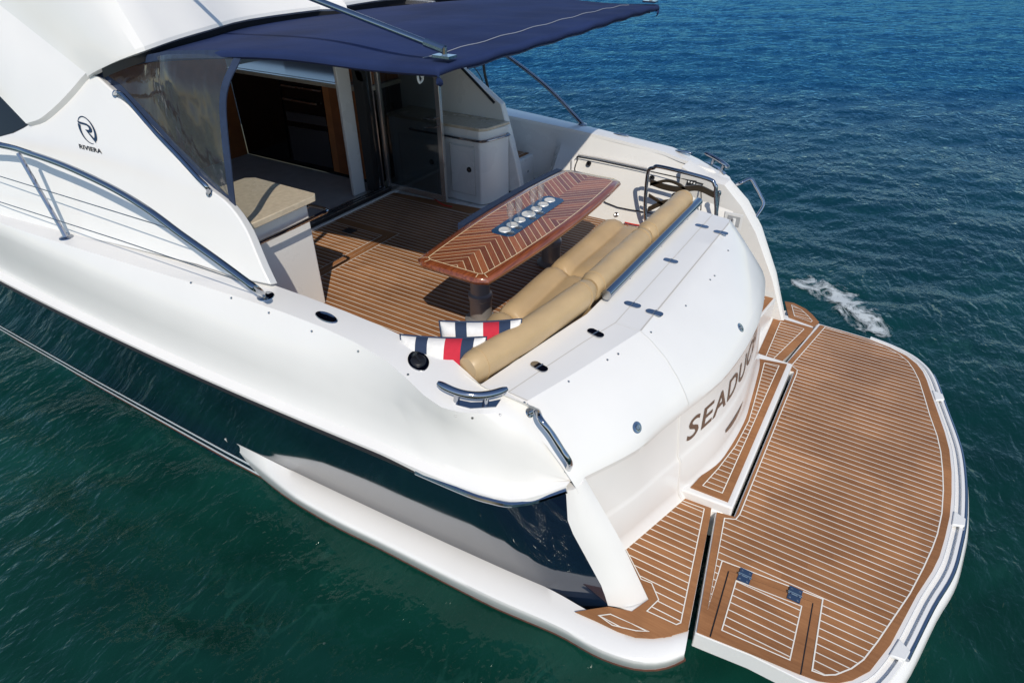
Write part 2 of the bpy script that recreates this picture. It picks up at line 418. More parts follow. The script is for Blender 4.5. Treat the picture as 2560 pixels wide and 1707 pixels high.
# ================================================================== WATER
WZ = -1.10
rng = np.random.default_rng(4)
def wave_height(X, Y):
    h = np.zeros_like(X)
    r2 = np.random.default_rng(11)
    for lam, amp, k in ((5.5, 0.010, 5), (2.6, 0.008, 7), (1.25, 0.0062, 10), (0.62, 0.0048, 14), (0.36, 0.0030, 16)):
        for i in range(k):
            th = math.radians(205) + r2.normal(0, 0.55); L = lam * r2.uniform(0.75, 1.3); ph = r2.uniform(0, 6.28)
            a = 2 * math.pi / L * (np.cos(th) * X + np.sin(th) * Y) + ph
            h += amp / math.sqrt(k) * 1.6 * (np.sin(a) + 0.25 * np.sin(2 * a + 1.2))
    return h
def water():
    # polar sheet: dense under the drone, reaching the horizon
    rad = np.r_[np.linspace(0.6, 12, 170), np.geomspace(12.1, 70, 190), np.geomspace(75, 9000, 24)]
    na = 900
    az = np.linspace(math.radians(-70), math.radians(205), na)
    c = np.array([-4.14, 0.0])
    verts = []
    A, RR = np.meshgrid(az, rad)
    X = c[0] + RR * np.sin(A); Y = c[1] + RR * np.cos(A)
    Zh = wave_height(X, Y) * np.clip(1.2 - RR / 90, 0, 1)
    V3 = np.stack([X, Y, WZ + Zh], -1).reshape(-1, 3)
    h, w = X.shape
    idx = np.arange(h * w).reshape(h, w)
    Fq = np.stack([idx[:-1, :-1], idx[:-1, 1:], idx[1:, 1:], idx[1:, :-1]], -1).reshape(-1, 4)
    me = bpy.data.meshes.new('sea_water')
    me.vertices.add(len(V3)); me.vertices.foreach_set('co', V3.ravel())
    me.loops.add(Fq.size); me.loops.foreach_set('vertex_index', Fq.ravel().astype(np.int32))
    me.polygons.add(len(Fq)); me.polygons.foreach_set('loop_start', np.arange(0, Fq.size, 4, dtype=np.int32))
    me.polygons.foreach_set('use_smooth', np.ones(len(Fq), dtype=bool))
    me.update(calc_edges=True)
    m, n, l, b = new_mat('sea_water')
    g = n.new('ShaderNodeNewGeometry')
    # green near the boat; further out the sky's blue reflection is painted in
    sp = n.new('ShaderNodeSeparateXYZ'); l.new(g.outputs['Position'], sp.inputs[0])
    dx = n.new('ShaderNodeMath'); dx.operation = 'MULTIPLY_ADD'; dx.inputs[1].default_value = 0.8; l.new(sp.outputs['X'], dx.inputs[0])
    dy = n.new('ShaderNodeMath'); dy.operation = 'MULTIPLY'; dy.inputs[1].default_value = 0.35; l.new(sp.outputs['Y'], dy.inputs[0]); l.new(dy.outputs[0], dx.inputs[2])
    dp = n.new('ShaderNodeMapRange'); dp.inputs['From Min'].default_value = -1.0; dp.inputs['From Max'].default_value = 13.0; l.new(dx.outputs[0], dp.inputs['Value'])
    t0 = n.new('ShaderNodeTexNoise'); t0.inputs['Scale'].default_value = 0.55; t0.inputs['Detail'].default_value = 4
    l.new(g.outputs['Position'], t0.inputs['Vector'])
    cr = n.new('ShaderNodeValToRGB')
    cr.color_ramp.elements[0].position = 0.35; cr.color_ramp.elements[0].color = (0.0022, 0.026, 0.0185, 1)
    cr.color_ramp.elements[1].position = 0.7; cr.color_ramp.elements[1].color = (0.0045, 0.048, 0.035, 1)
    l.new(t0.outputs['Fac'], cr.inputs['Fac'])
    x = n.new('ShaderNodeMix'); x.data_type = 'RGBA'; l.new(dp.outputs[0], x.inputs['Factor']); l.new(cr.outputs['Color'], x.inputs['A']); x.inputs['B'].default_value = (0.002, 0.034, 0.082, 1)
    l.new(x.outputs['Result'], b.inputs['Base Color'])
    out = n['Material Output']; n.remove(b)
    # broken white-hull reflections painted into the colour as milky threads and patches
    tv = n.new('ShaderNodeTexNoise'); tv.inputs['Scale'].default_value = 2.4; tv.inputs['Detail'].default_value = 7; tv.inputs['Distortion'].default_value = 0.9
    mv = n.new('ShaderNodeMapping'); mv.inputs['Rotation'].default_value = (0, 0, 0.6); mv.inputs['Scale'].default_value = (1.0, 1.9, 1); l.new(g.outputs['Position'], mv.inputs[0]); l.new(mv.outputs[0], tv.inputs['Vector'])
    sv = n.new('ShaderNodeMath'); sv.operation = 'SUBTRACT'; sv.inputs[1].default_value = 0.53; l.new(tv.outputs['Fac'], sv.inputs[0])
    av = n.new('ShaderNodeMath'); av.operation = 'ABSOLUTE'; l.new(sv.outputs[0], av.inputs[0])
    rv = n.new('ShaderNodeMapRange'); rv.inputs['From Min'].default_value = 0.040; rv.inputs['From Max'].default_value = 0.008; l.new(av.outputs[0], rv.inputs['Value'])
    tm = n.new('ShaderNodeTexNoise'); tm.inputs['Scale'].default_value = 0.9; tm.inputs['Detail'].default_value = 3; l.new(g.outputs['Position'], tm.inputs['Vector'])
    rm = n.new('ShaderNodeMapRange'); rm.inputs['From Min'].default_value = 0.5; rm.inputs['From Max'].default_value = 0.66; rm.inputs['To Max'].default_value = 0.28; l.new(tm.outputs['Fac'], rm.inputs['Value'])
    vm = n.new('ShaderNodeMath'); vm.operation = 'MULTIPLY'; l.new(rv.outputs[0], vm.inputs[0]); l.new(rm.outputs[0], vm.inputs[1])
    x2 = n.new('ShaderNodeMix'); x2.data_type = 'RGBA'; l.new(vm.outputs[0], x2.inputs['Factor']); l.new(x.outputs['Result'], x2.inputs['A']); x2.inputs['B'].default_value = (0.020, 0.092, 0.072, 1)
    # bubbles
    vo = n.new('ShaderNodeTexVoronoi'); vo.inputs['Scale'].default_value = 5.5; l.new(g.outputs['Position'], vo.inputs['Vector'])
    vs = n.new('ShaderNodeSeparateColor'); l.new(vo.outputs['Color'], vs.inputs[0])
    vr = n.new('ShaderNodeMapRange'); vr.inputs['From Min'].default_value = 0.80; vr.inputs['From Max'].default_value = 1.0; vr.inputs['To Max'].default_value = 0.07; l.new(vs.outputs[0], vr.inputs['Value'])
    vl = n.new('ShaderNodeMath'); vl.operation = 'LESS_THAN'; l.new(vo.outputs['Distance'], vl.inputs[0]); l.new(vr.outputs[0], vl.inputs[1])
    vk = n.new('ShaderNodeMath'); vk.operation = 'MULTIPLY'; l.new(vl.outputs[0], vk.inputs[0]); l.new(rm.outputs[0], vk.inputs[1])
    vq = n.new('ShaderNodeMath'); vq.operation = 'MULTIPLY'; vq.inputs[1].default_value = 3.2; vq.use_clamp = True; l.new(vk.outputs[0], vq.inputs[0])
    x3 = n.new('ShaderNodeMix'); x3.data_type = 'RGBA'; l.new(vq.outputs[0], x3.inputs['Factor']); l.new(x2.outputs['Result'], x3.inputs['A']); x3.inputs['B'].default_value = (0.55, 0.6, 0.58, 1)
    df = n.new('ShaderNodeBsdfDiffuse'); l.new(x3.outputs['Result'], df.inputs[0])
    gs = n.new('ShaderNodeBsdfGlossy'); gs.inputs['Roughness'].default_value = 0.06
    gc = n.new('ShaderNodeMix'); gc.data_type = 'RGBA'; l.new(dp.outputs[0], gc.inputs['Factor']); gc.inputs['A'].default_value = (0.85, 0.95, 0.92, 1); gc.inputs['B'].default_value = (0.12, 0.36, 0.58, 1); l.new(gc.outputs['Result'], gs.inputs['Color'])  # gloss tinted blue with distance for the same sky reflection
    fz = n.new('ShaderNodeFresnel'); fz.inputs['IOR'].default_value = 1.333
    fk = n.new('ShaderNodeMath'); fk.operation = 'MULTIPLY'; fk.inputs[1].default_value = 1.15; l.new(fz.outputs[0], fk.inputs[0])
    ms = n.new('ShaderNodeMixShader'); l.new(fk.outputs[0], ms.inputs[0]); l.new(df.outputs[0], ms.inputs[1]); l.new(gs.outputs[0], ms.inputs[2]); l.new(ms.outputs[0], out.inputs[0])
    hs = None
    for sc, st, amp in ((2.6, (1.0, 1.8, 1), 0.045), (7.0, (1.0, 1.7, 1), 0.018), (19, (1, 1.5, 1), 0.006)):
        mp = n.new('ShaderNodeMapping'); mp.inputs['Rotation'].default_value = (0, 0, math.radians(-25)); mp.inputs['Scale'].default_value = st
        l.new(g.outputs['Position'], mp.inputs[0])
        t = n.new('ShaderNodeTexNoise'); t.inputs['Scale'].default_value = sc; t.inputs['Detail'].default_value = 2; t.inputs['Distortion'].default_value = 0.6
        l.new(mp.outputs[0], t.inputs['Vector'])
        k = n.new('ShaderNodeMath'); k.operation = 'MULTIPLY'; k.inputs[1].default_value = amp; l.new(t.outputs['Fac'], k.inputs[0])
        if hs is None: hs = k.outputs[0]
        else:
            ad = n.new('ShaderNodeMath'); ad.operation = 'ADD'; l.new(hs, ad.inputs[0]); l.new(k.outputs[0], ad.inputs[1]); hs = ad.outputs[0]
    bp = n.new('ShaderNodeBump'); bp.inputs['Strength'].default_value = 1.0; bp.inputs['Distance'].default_value = 1.0
    l.new(hs, bp.inputs['Height']); l.new(bp.outputs[0], gs.inputs['Normal']); l.new(bp.outputs[0], fz.inputs['Normal'])
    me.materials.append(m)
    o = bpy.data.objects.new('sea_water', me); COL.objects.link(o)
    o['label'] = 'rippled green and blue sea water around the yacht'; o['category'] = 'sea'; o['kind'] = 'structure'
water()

# ================================================================== THE YACHT
yacht = thing('motor_yacht', 'large white motor yacht with navy hull and teak swim platform', 'yacht', (0, 2.0, WZ))
PZP = -0.76                                  # swim platform level

def ztop(y):                                 # height of the side deck along the boat
    return float(np.interp(y, [1.0, 1.5, 1.8, 2.8, 4.2, 6, 12], [0.50, 0.57, 0.62, 0.71, 0.74, 0.75, 0.85]))
def onsheer(u, v, dz=0.0):
    z = 0.7
    for i in range(12):
        p = PZ(u, v, z + dz); z = ztop(p[1])
    return PZ(u, v, z + dz)

# ---- stations of the port topsides, fore to aft (rail = rubbing strake line)
rail_px = [((0, 709), -2.55), ((182, 796), -2.53), ((364, 882), -2.49), ((545, 963.5), -2.44), ((727, 1056), -2.41), ((900, 1116), -2.36),
           ((1036, 1182), -2.34), ((1169, 1233), -2.29), ((1227, 1251), -2.26), ((1278, 1260), -2.2), ((1336, 1251), -2.1), ((1416, 1225), -2.0)]
rail = [PX(*p, x) for p, x in rail_px]
rail = [V(-2.45, 12.0, 0.45), V(-2.56, 8.5, 0.28)] + rail
L2_px = [((0, 591), -2.49), ((204, 678), -2.45), ((400, 765), -2.385), ((640, 865), -2.32), ((854, 954), -2.27), ((1151, 1074), -2.18)]
L2 = [PX(*p, x) for p, x in L2_px]
L2 = [V(-2.40, 12.0, 0.85), V(-2.52, 8.5, 0.72)] + L2
L3 = [onsheer(*p) for p in [(0, 573), (313, 640), (545, 725), (854, 856), (1000, 915)]]
L3 = [V(-2.3, 12.0, 0.85), V(-2.45, 8.5, 0.80)] + L3
inner = [onsheer(*p) for p in [(620, 690), (700, 720), (820, 758), (998, 834), (1133, 900), (1202, 963)]]
inner = [V(-2.0, 12.0, 0.85), V(-2.05, 8.5, 0.8), V(-2.10, 5.2, 0.745), V(-2.08, 4.0, 0.735)] + inner

FIT = {}
def at_y(poly, y):
    key = id(poly)
    if key not in FIT:
        P = np.array([p for p in poly if p[1] > 1.35])
        w = np.where(P[:, 1] > 8, 0.5, 1.0)
        FIT[key] = (np.polyfit(np.log(P[:, 1]), P[:, 0], 3, w=w), np.polyfit(np.log(P[:, 1]), P[:, 2], 3, w=w))
    fx_, fz_ = FIT[key]
    return V(np.polyval(fx_, math.log(y)), y, np.polyval(fz_, math.log(y)))
def at_y_raw(poly, y):
    P = np.array(poly); o = np.argsort(P[:, 1]); P = P[o]
    return V(np.interp(y, P[:, 1], P[:, 0]), y, np.interp(y, P[:, 1], P[:, 2]))
def column(y):
    i, a, b, r = at_y(inner, y), at_y(L3, y), at_y(L2, y), at_y(rail, y)
    return fill_col(i, a, b, r)
def fill_col(i, a, b, r, lip=0.055):
    out = (r - i); out[2] = 0; out /= np.linalg.norm(out)
    li = r - out * lip + V(0, 0, 0.055); lo = r + V(0, 0, 0.035)
    c1 = lerp(b, li, 0.45) - out * 0.006; c2 = lerp(b, li, 0.85) - out * 0.010
    i0 = i - V(0, 0, 0.03) - out * 0.008
    return [i0, i, lerp(i, a, 0.5) + V(0, 0, 0.006), a, lerp(a, b, 0.5) + out * 0.008 + V(0, 0, 0.01), b, c1, c2, li, lo, r]
ys = [12, 10, 8.5, 7, 6, 5.4, 5, 4.6, 4.2, 3.8, 3.4, 3.1, 2.8, 2.5, 2.25, 2.0]
dcols = [column(y) for y in ys]
IE = [PZ(1271, 962, 0.512), PZ(1318, 984, 0.50), PX(1390, 1088, -1.915), PX(1462, 1191, -1.9)]
dcols += [fill_col(PZ(1100, 884, .612), PZ(1018, 947, .600), PX(1000, 1015, -2.25), PX(1060, 1191, -2.335)),
          fill_col(PZ(1133, 900, .60), PZ(1060, 988, .575), PX(1062, 1050, -2.23), PX(1110, 1212, -2.315)),
          fill_col(PZ(1168, 930, .56), PZ(1104, 1018, .545), PX(1110, 1075, -2.215), PX(1160, 1230, -2.295)),
          fill_col(PZ(1202, 963, .525), PZ(1150, 1030, .520), PX(1156, 1094, -2.19), PX(1195, 1242, -2.28)),
          fill_col(PZ(1238, 962, .518), PZ(1200, 1033, .508), PX(1212, 1100, -2.155), PX(1235, 1253, -2.255)),
          fill_col(IE[0], PZ(1250, 1035, .49), PX(1265, 1108, -2.13), PX(1275, 1260, -2.205)),
          fill_col(IE[1], PZ(1312, 1048, .455), PX(1318, 1124, -2.07), PX(1312, 1258, -2.15)),
          fill_col(IE[2], PX(1372, 1106, -1.965), PX(1360, 1160, -2.02), PX(1362, 1245, -2.075), lip=.035),
          fill_col(IE[3], PX(1442, 1196, -1.94), PX(1428, 1206, -1.965), PX(1416, 1225, -2.0), lip=0.02)]
OE = [PX(1393, 1240, -2.05), PX(1420, 1311, -2.035), PX(1463.6, 1391, -2.01), PX(1507, 1470, -1.995), PZ(1520, 1513, PZP)]

def side_parts(mirror):
    g = (lambda p: V(min(-p[0], 2.04 + 0.25 * max(0.0, p[1] - 1.25)), p[1], min(p[2], 0.53 - 1.1 * (1.40 - p[1])) if p[1] < 1.4 else p[2])) if mirror else (lambda p: np.array(p, float))
    d = MB(); d.grid([[g(p) for p in c] for c in dcols])
    o = d.build('side_deck', gel, yacht, smooth_ang=42)
    # inner bulwark lining
    m = MB()
    rows = []
    for y in [6, 5, 4.3, 4.0, 3.4, 3.25, 3.15, 2.8, 2.2, 1.8, 1.5, 1.2]:
        t = at_y(inner, max(y, 1.52)); t[1] = y
        t = t - V(0, 0, 0.03) + V(0.008, 0, 0)
        kk = 0.2 if y > 3.2 else 1.0
        up = V(t[0] + 0.10 * kk, y, 0.52 * t[2] / 0.7 + 0.0); bl = V(t[0] + 0.145 * kk, y, 0.47 * t[2] / 0.7)
        bx = (-2.02 if y > 3.2 else -1.56) if y > 1.6 else -1.60
        rows.append([g(t), g(lerp(t, up, 0.5)), g(up), g(bl), g(V(bx - 0.03, y, 0.06)), g(V(bx + 0.02, y, -0.01))])
    m.grid(rows); m.build('bulwark_lining', gel_in, yacht, smooth_ang=25)
    # wing that runs from the coaming corner down to the platform
    n = 10
    A = resample([IE[3]] + [PX(1556, 1355, -1.86), PZ(1620, 1495, PZP)], n)
    B = resample([V(-2.0, 1.0, 0.05)] + OE[1:4] + [OE[4]], n)
    C = []
    for k, (p, q) in enumerate(zip(A, B)):
        mid = lerp(p, q, 0.5) + V(-0.012, -0.028, 0.0)
        C.append([g(p + V(0.02, 0.10, 0)), g(p + V(0.0, 0.005, 0)), g(lerp(p, mid, 0.5) + V(0, -0.008, 0)), g(mid), g(lerp(mid, q, 0.5) + V(-0.01, -0.003, 0)), g(q), g(q + V(0.05, 0.04, 0))])
    C = [[q + V(0.04, 0.06, -0.005) for q in C[0]]] + C
    w = MB(); w.grid(C); w.build('transom_wing', gel, yacht, smooth_ang=50)
    # navy hull side
    bot = [(-2.13, 12.0), (-2.2, 8.5), (-2.2, 5.8), (-2.2, 4.77), (-2.2, 3.96), (-2.19, 3.28), (-2.13, 2.66), (-2.10, 2.14), (-2.08, 1.76), (-2.06, 1.36), (-2.04, 1.14), (-2.03, 0.98), (-2.01, 0.82), (-1.97, 0.66)]
    cols = []
    rail_s = [at_y(rail, r[1]) if 1.6 < r[1] < 13 else r for r in rail]
    for k, r in enumerate(rail_s):
        top = r - V(0, 0, 0.012) + V(0.012, 0, 0); b = V(bot[k][0], bot[k][1], -1.25)
        if k == len(rail_s) - 1:
            c = resample([V(-1.995, 1.0, 0.04)] + OE[1:5], 6) + [lerp(OE[4], V(-1.975, 0.66, -1.25), t) for t in (0.35, 0.7, 1.0)]
        else:
            j = V(np.interp(b[1], [0.66, .85, 1.07, 1.43, 2.0, 2.65, 3.35, 4.1, 6, 12], [-1.985, -2.05, -2.06, -2.085, -2.122, -2.158, -2.19, -2.215, -2.25, -2.25]), lerp(top, b, .62)[1], -0.80)
            c = [lerp(top, j, t) for t in np.linspace(0, 1, 6)] + [lerp(j, b, t) for t in (0.35, 0.7, 1.0)]
        cols.append(c)
    fine = []
    for k in range(len(cols) - 1):
        for t in np.linspace(0, 1, 5)[:-1]: fine.append([lerp(a, b, t) for a, b in zip(cols[k], cols[k + 1])])
    fine.append(cols[-1])
    h = MB(); h.grid([[g(p) for p in c] for c in fine]); hull = h.build('hull_side', navy, yacht, smooth_ang=50)
    st = MB()
    for z0, z1 in ((-1.066, -1.040), (-0.998, -0.972)):
        rows = []
        for c in fine[:-18]:
            Z = np.array(c)[::-1]
            def hx(z): return V(np.interp(z, Z[:, 2], Z[:, 0]) - 0.004, np.interp(z, Z[:, 2], Z[:, 1]), z)
            rows.append([g(hx(z0)), g(hx(z1))])
        st.grid(rows)
    st.build('boot_stripe', stripe, hull)
    af = MB(); af.tube([g(V(np.interp(WZ, np.array(c)[::-1][:, 2], np.array(c)[::-1][:, 0]) + .006, np.interp(WZ, np.array(c)[::-1][:, 2], np.array(c)[::-1][:, 1]), WZ + 0.022)) for c in fine[:-18]], 0.014, 6); af.build('antifouling_line', antifoul, hull)
    # rubbing strake, steel where it turns the corner
    path = [g(p + V(-0.004, 0, 0.006)) for p in smooth(rail_s[:9], 6)]
    t = MB(); t.tube(path, 0.012, 8); t.build('rubbing_strake', rubber, yacht)
    path = [g(p + V(-0.004, -0.004, 0.006)) for p in smooth(rail_s[8:], 6)]
    t = MB(); t.tube(path, 0.018, 8); t.build('steel_strake', chrome, yacht)
    # sponson that carries the platform corner
    N = 64
    J = [PX(562, 1094, -2.205)] + [PZ(u, v, -0.785) for u, v in ((682, 1153), (773, 1198), (864, 1240), (955, 1283), (1045, 1324), (1136, 1366), (1227, 1404), (1310, 1442))]
    J += [PZ(u, v, -0.775) for u, v in ((1390, 1480), (1460, 1520), (1530, 1556), (1600, 1578), (1665, 1583), (1722, 1574))]
    Bm = [PX(562, 1097, -2.21)] + [PZ(u, v, -1.06) for u, v in ((612, 1156), (704, 1233), (824, 1307), (951, 1371), (1118, 1458), (1227, 1513), (1300, 1545), (1400, 1588), (1491, 1639), (1574, 1668), (1633, 1673), (1676, 1664), (1709, 1648))]
    J = resample(smooth(J, 6), N); Bm = resample(smooth(Bm, 6), N)
    rows = []
    for k, (j, b) in enumerate(zip(J, Bm)):
        s = min(1, k / 15.0)
        inn = j + (V(0.05, 0.0, 0.0) if k < N - 15 else V(0.02, 0.06, 0))
        cp = lerp(proj(j), proj(b), 0.76); crest = lerp(lerp(j, b, .5), PZ(*cp, j[2] - 0.03), s)
        c0 = lerp(j, crest, 0.5) + V(0, 0, 0.006 * s)
        c2 = lerp(crest, b, 0.22) + V(-0.016, -0.004, 0) * s
        rows.append([g(inn - V(0, 0, 0.03)), g(j), g(c0), g(lerp(c0, crest, .84) + V(0, 0, 0.004 * s)), g(crest + V(-0.004, 0, -0.006) * s), g(lerp(crest, c2, .35) + V(-0.006, 0, -.004) * s), g(c2), g(lerp(c2, b, 0.5) + V(-0.004, 0, 0)), g(b), g(b + V(0.06, 0, -0.12))])
    af = MB(); af.tube([g(V(b[0] + .012, b[1], WZ + 0.035)) for b in Bm], 0.016, 6); af.build('antifouling_line', antifoul, yacht)
    q = MB(); q.grid(rows); e = rows[-1]; q.cap(e); q.build('sponson', gel, yacht, smooth_ang=48)
side_parts(False)
side_parts(True)

# ---- fixed stern platform, step and transom
fx = MB()
fx.prism([(-1.86, 0.240), (-0.955, 0.388), (-0.94, 0.31), (0.985, 0.31), (0.965, 0.382), (1.88, 0.231), (1.95, 0.55), (1.95, 0.9), (1.6, 1.25), (-1.6, 1.25), (-1.95, 0.9), (-1.95, 0.55)], -1.02, PZP - 0.006)
fx.build('stern_deck', gel, yacht, bevel=0.008)
PAD = {}
def padpoly(px, z): return [tuple(PZ(u, v, z)[:2]) for u, v in px]
port_pad = padpoly([(1698, 1233), (1779, 1262), (1776, 1290), (1720, 1575), (1660, 1592), (1589, 1558), (1580, 1527), (1622, 1497), (1556, 1355)], PZP)
pin = padpoly([(1705, 1250), (1762, 1271), (1703, 1557), (1691, 1562), (1615, 1527), (1645, 1498), (1628, 1458), (1602, 1448), (1563, 1372)], PZP + .0015)
teak_panel(port_pad, PZP, yacht, inner=pin)
cor = padpoly([(1438, 1528), (1491, 1551), (1545, 1577), (1589, 1591.5), (1633, 1594), (1680, 1588), (1580, 1527), (1522, 1515), (1487, 1520)], PZP)
cin = padpoly([(1494, 1537), (1530, 1563), (1590, 1577), (1625, 1578), (1526, 1533)], PZP + .0015)
teak_panel([(a, b) for a, b in cor], PZP - 0.001, yacht, inner=cin, planks=True)
stb_pad = padpoly([(1936, 791), (2034, 820), (2027, 832), (1944, 914), (1889, 897)], PZP)
teak_panel(stb_pad, PZP, yacht, border=0.07)
scor = padpoly([(1962, 753), (1985, 757), (2015, 772), (2032, 787), (2048, 805), (2036, 816), (1972, 793)], PZP)
teak_panel(scor, PZP - 0.001, yacht, border=0.055)
# raised step along the transom
ZS = -0.685
base = [V(-1.78, 0.875, -0.76), V(-1.524, 0.795, -0.76), V(-1.2, 0.70, -0.76), V(-0.95, 0.624, -0.76), V(-0.62, 0.52, -0.7), V(-0.33, 0.479, -0.7), V(0.0, 0.468, -0.7), V(0.25, 0.490, -0.7), V(0.55, 0.52, -0.7), V(0.83, 0.556, -0.7), V(1.0, 0.60, -0.72)]
lid_e = [V(-1.905, 0.938, 0.10), V(-1.57, 0.785, 0.095), V(-1.3, 0.725, 0.09), V(-1.03, 0.657, 0.085), V(-0.66, 0.565, 0.08), V(-0.27, 0.528, 0.08), V(0.13, 0.528, 0.08), V(0.40, 0.555, 0.08), V(0.62, 0.592, 0.08), V(0.87, 0.645, 0.08), V(1.0, 0.70, 0.10)]
stp = MB()
fw = [(p[0], p[1] + 0.06) for p in base[3:]]
stp.prism([(-0.955, 0.62)] + [(-0.935, 0.264), (0.985, 0.268)] + fw[::-1][:-1], -0.9, ZS - 0.008)
stp.build('step_riser', gel, yacht, bevel=0.012, seg=3)
spo = [(-0.90, 0.306), (0.945, 0.310), (0.90, 0.545)] + [(p[0], p[1] - 0.012) for p in base[4:10]][::-1][1:] + [(-0.905, 0.565)]
teak_panel(spo, ZS, yacht, border=0.052)

tp = [1, 0.965, 0.52, 0.485, 0.46, 0.13, 0.06, 0.0]
ofs = [0.012, 0.012, 0.004, -0.006, -0.016, -0.014, -0.02, -0.05]
tb = resample(smooth(base, 4), 45); tl = resample(smooth(lid_e, 4), 45)
rows = []
for t, o in zip(tp, ofs):
    rows.append([lerp(b, lerp(l, V(l[0], l[1] + 0.02, l[2] - 0.03), 1), t) + V(0, o, 0) for b, l in zip(tb, tl)])
tr = MB(); tr.grid(rows)
transom = tr.build('transom', gel, yacht, smooth_ang=30)
bead = MB()
def wall_at(fr, t):
    k = fr * 44; i = min(int(k), 43); f = k - i
    b = lerp(tb[i], tb[i + 1], f); l = lerp(tl[i], tl[i + 1], f)
    o = np.interp(t, tp[::-1], ofs[::-1])
    return lerp(b, V(l[0], l[1] + 0.02, l[2] - 0.03), t) + V(0, o, 0)
fr0 = 0.0
for k in range(45):
    if tl[k][0] < -1.03: fr0 = k / 44
bead.tube([wall_at(fr0 - 0.004 * (1 - t), t) + V(0, -0.002, 0) for t in np.linspace(0.02, 0.97, 14)], 0.008, 8)
bead.build('panel_bead', gel, transom)

# engine hatch lid over the transom
def lid_rows():
    X = [-1.9, -1.57, -1.3, -1.03, -0.66, -0.27, 0.13, 0.40, 0.62, 0.87, 1.0]
    f = [V(-1.97, 1.56, .515), V(-1.62, 1.50, .515), V(-1.3, 1.44, .52), V(-1.03, 1.385, .525)] + [V(x, 1.385, .525) for x in X[4:10]] + [V(1.0, 1.385, .525)]
    s1 = [V(-1.935, 1.40, .510), V(-1.6, 1.335, .507), V(-1.3, 1.27, .51), V(-1.0, 1.2, .505)] + [V(x, 1.2, .505) for x in X[4:10]] + [V(1.0, 1.2, .505)]
    s2 = [V(-1.93, 1.285, .497), V(-1.6, 1.19, .497), V(-1.3, 1.11, .50), V(-1.0, 1.035, .50)] + [V(x, 1.035, .50) for x in X[4:10]] + [V(1.0, 1.05, .49)]
    rows = [f, s1, s2]
    for t, bl in ((0.15, 0.030), (0.4, 0.055), (0.65, 0.052), (0.85, 0.034), (0.95, 0.018), (1.0, 0.0)):
        wts = [.5, .8, 1, 1, 1, 1, 1, .95, .8, .5, .15]
        rows.append([lerp(a, b, t) + V(0, -bl * 0.6, bl * 0.7) * w_ for a, b, w_ in zip(s2, lid_e, wts)])
    rows.append([p + V(0, 0.004, -0.03) for p in lid_e])
    rows.append([p + V(0, 0.03, -0.034) for p in lid_e])
    return rows
LR = lid_rows()
ld = MB()
LF = [smooth(r[:4], 4)[:-1] + smooth(r[3:], 3) for r in LR]
ld.grid([[r[0] + V(-0.07, -0.0, -0.06)] + r for r in LF])
lid = ld.build('transom_lid', gel, yacht, smooth_ang=24)
# side of the lid along the passage
sd_ = MB()
edge = [r[-1] for r in LR[:9]]
sd_.slab([p + V(-0.004, 0, -0.002) for p in edge] + [V(0.996, 0.68, -0.75), V(0.996, 1.385, -0.75)], V(-0.03, 0, 0))
sd_.build('passage_panel', gel_in, yacht, bevel=0.006)
sm = MB()
def strip(mb, path, w, up=V(0, 0, 0.0012)):
    P = [np.array(p, float) for p in path]; L_, R_ = [], []
    for i in range(len(P)):
        t = P[min(i + 1, len(P) - 1)] - P[max(i - 1, 0)]; s = np.cross(t, V(0, 0, 1)); s /= np.linalg.norm(s) + 1e-9
        L_.append(P[i] + s * w / 2 + up); R_.append(P[i] - s * w / 2 + up)
    mb.grid([L_, R_])
strip(sm, LR[1], 0.006); strip(sm, LR[2][3:], 0.010)
strip(sm, [LR[1][0], LR[2][0]], 0.006)
sm.build('lid_seam', groove, lid)
sm2 = MB(); strip(sm2, [LR[i][3] for i in (1, 2)], 0.009); strip(sm2, [LR[i][3] for i in range(2, 9)], 0.007, V(0, -0.002, 0.003))
sm2.build('lid_joint', white_pl, lid)
# lid hinges: oval mirror plates split by a pin
def hinge(p, ang, parent, L=0.058, Wd=0.027, mats=None, nrm=V(0, 0, 1)):
    mb = MB(); p = np.array(p, float)
    nrm = nrm / np.linalg.norm(nrm)
    a = V(math.sin(ang), -math.cos(ang), 0); a = a - nrm * (a @ nrm); a /= np.linalg.norm(a); b = np.cross(nrm, a)
    pts = []
    for k in range(28):
        t = 2 * math.pi * k / 28
        x = (L - Wd) * (1 if math.cos(t) > 0 else -1) + Wd * math.cos(t); y = Wd * math.sin(t)
        pts.append(p + a * x + b * y + nrm * 0.001)
    mb.slab(pts, nrm * 0.004, 0)
    mb.tube([p - b * Wd * 1.12 + nrm * 0.006, p + b * Wd * 1.12 + nrm * 0.006], 0.0035, 6, 1)
    return mb.build('hinge', [chrome, steel], parent, smooth_ang=40)
for u, v in ((1754, 566), (1676, 652.5), (1581, 762)): hinge(PZ(u, v, 0.506), math.radians(180), lid)
for u, v in ((1802, 582), (1636, 782)): hinge(PZ(u, v, 0.502), math.radians(180), lid)
for u, v in ((1489, 833), (1348, 917)): hinge(PZ(u, v, 0.515), math.radians(166), lid)
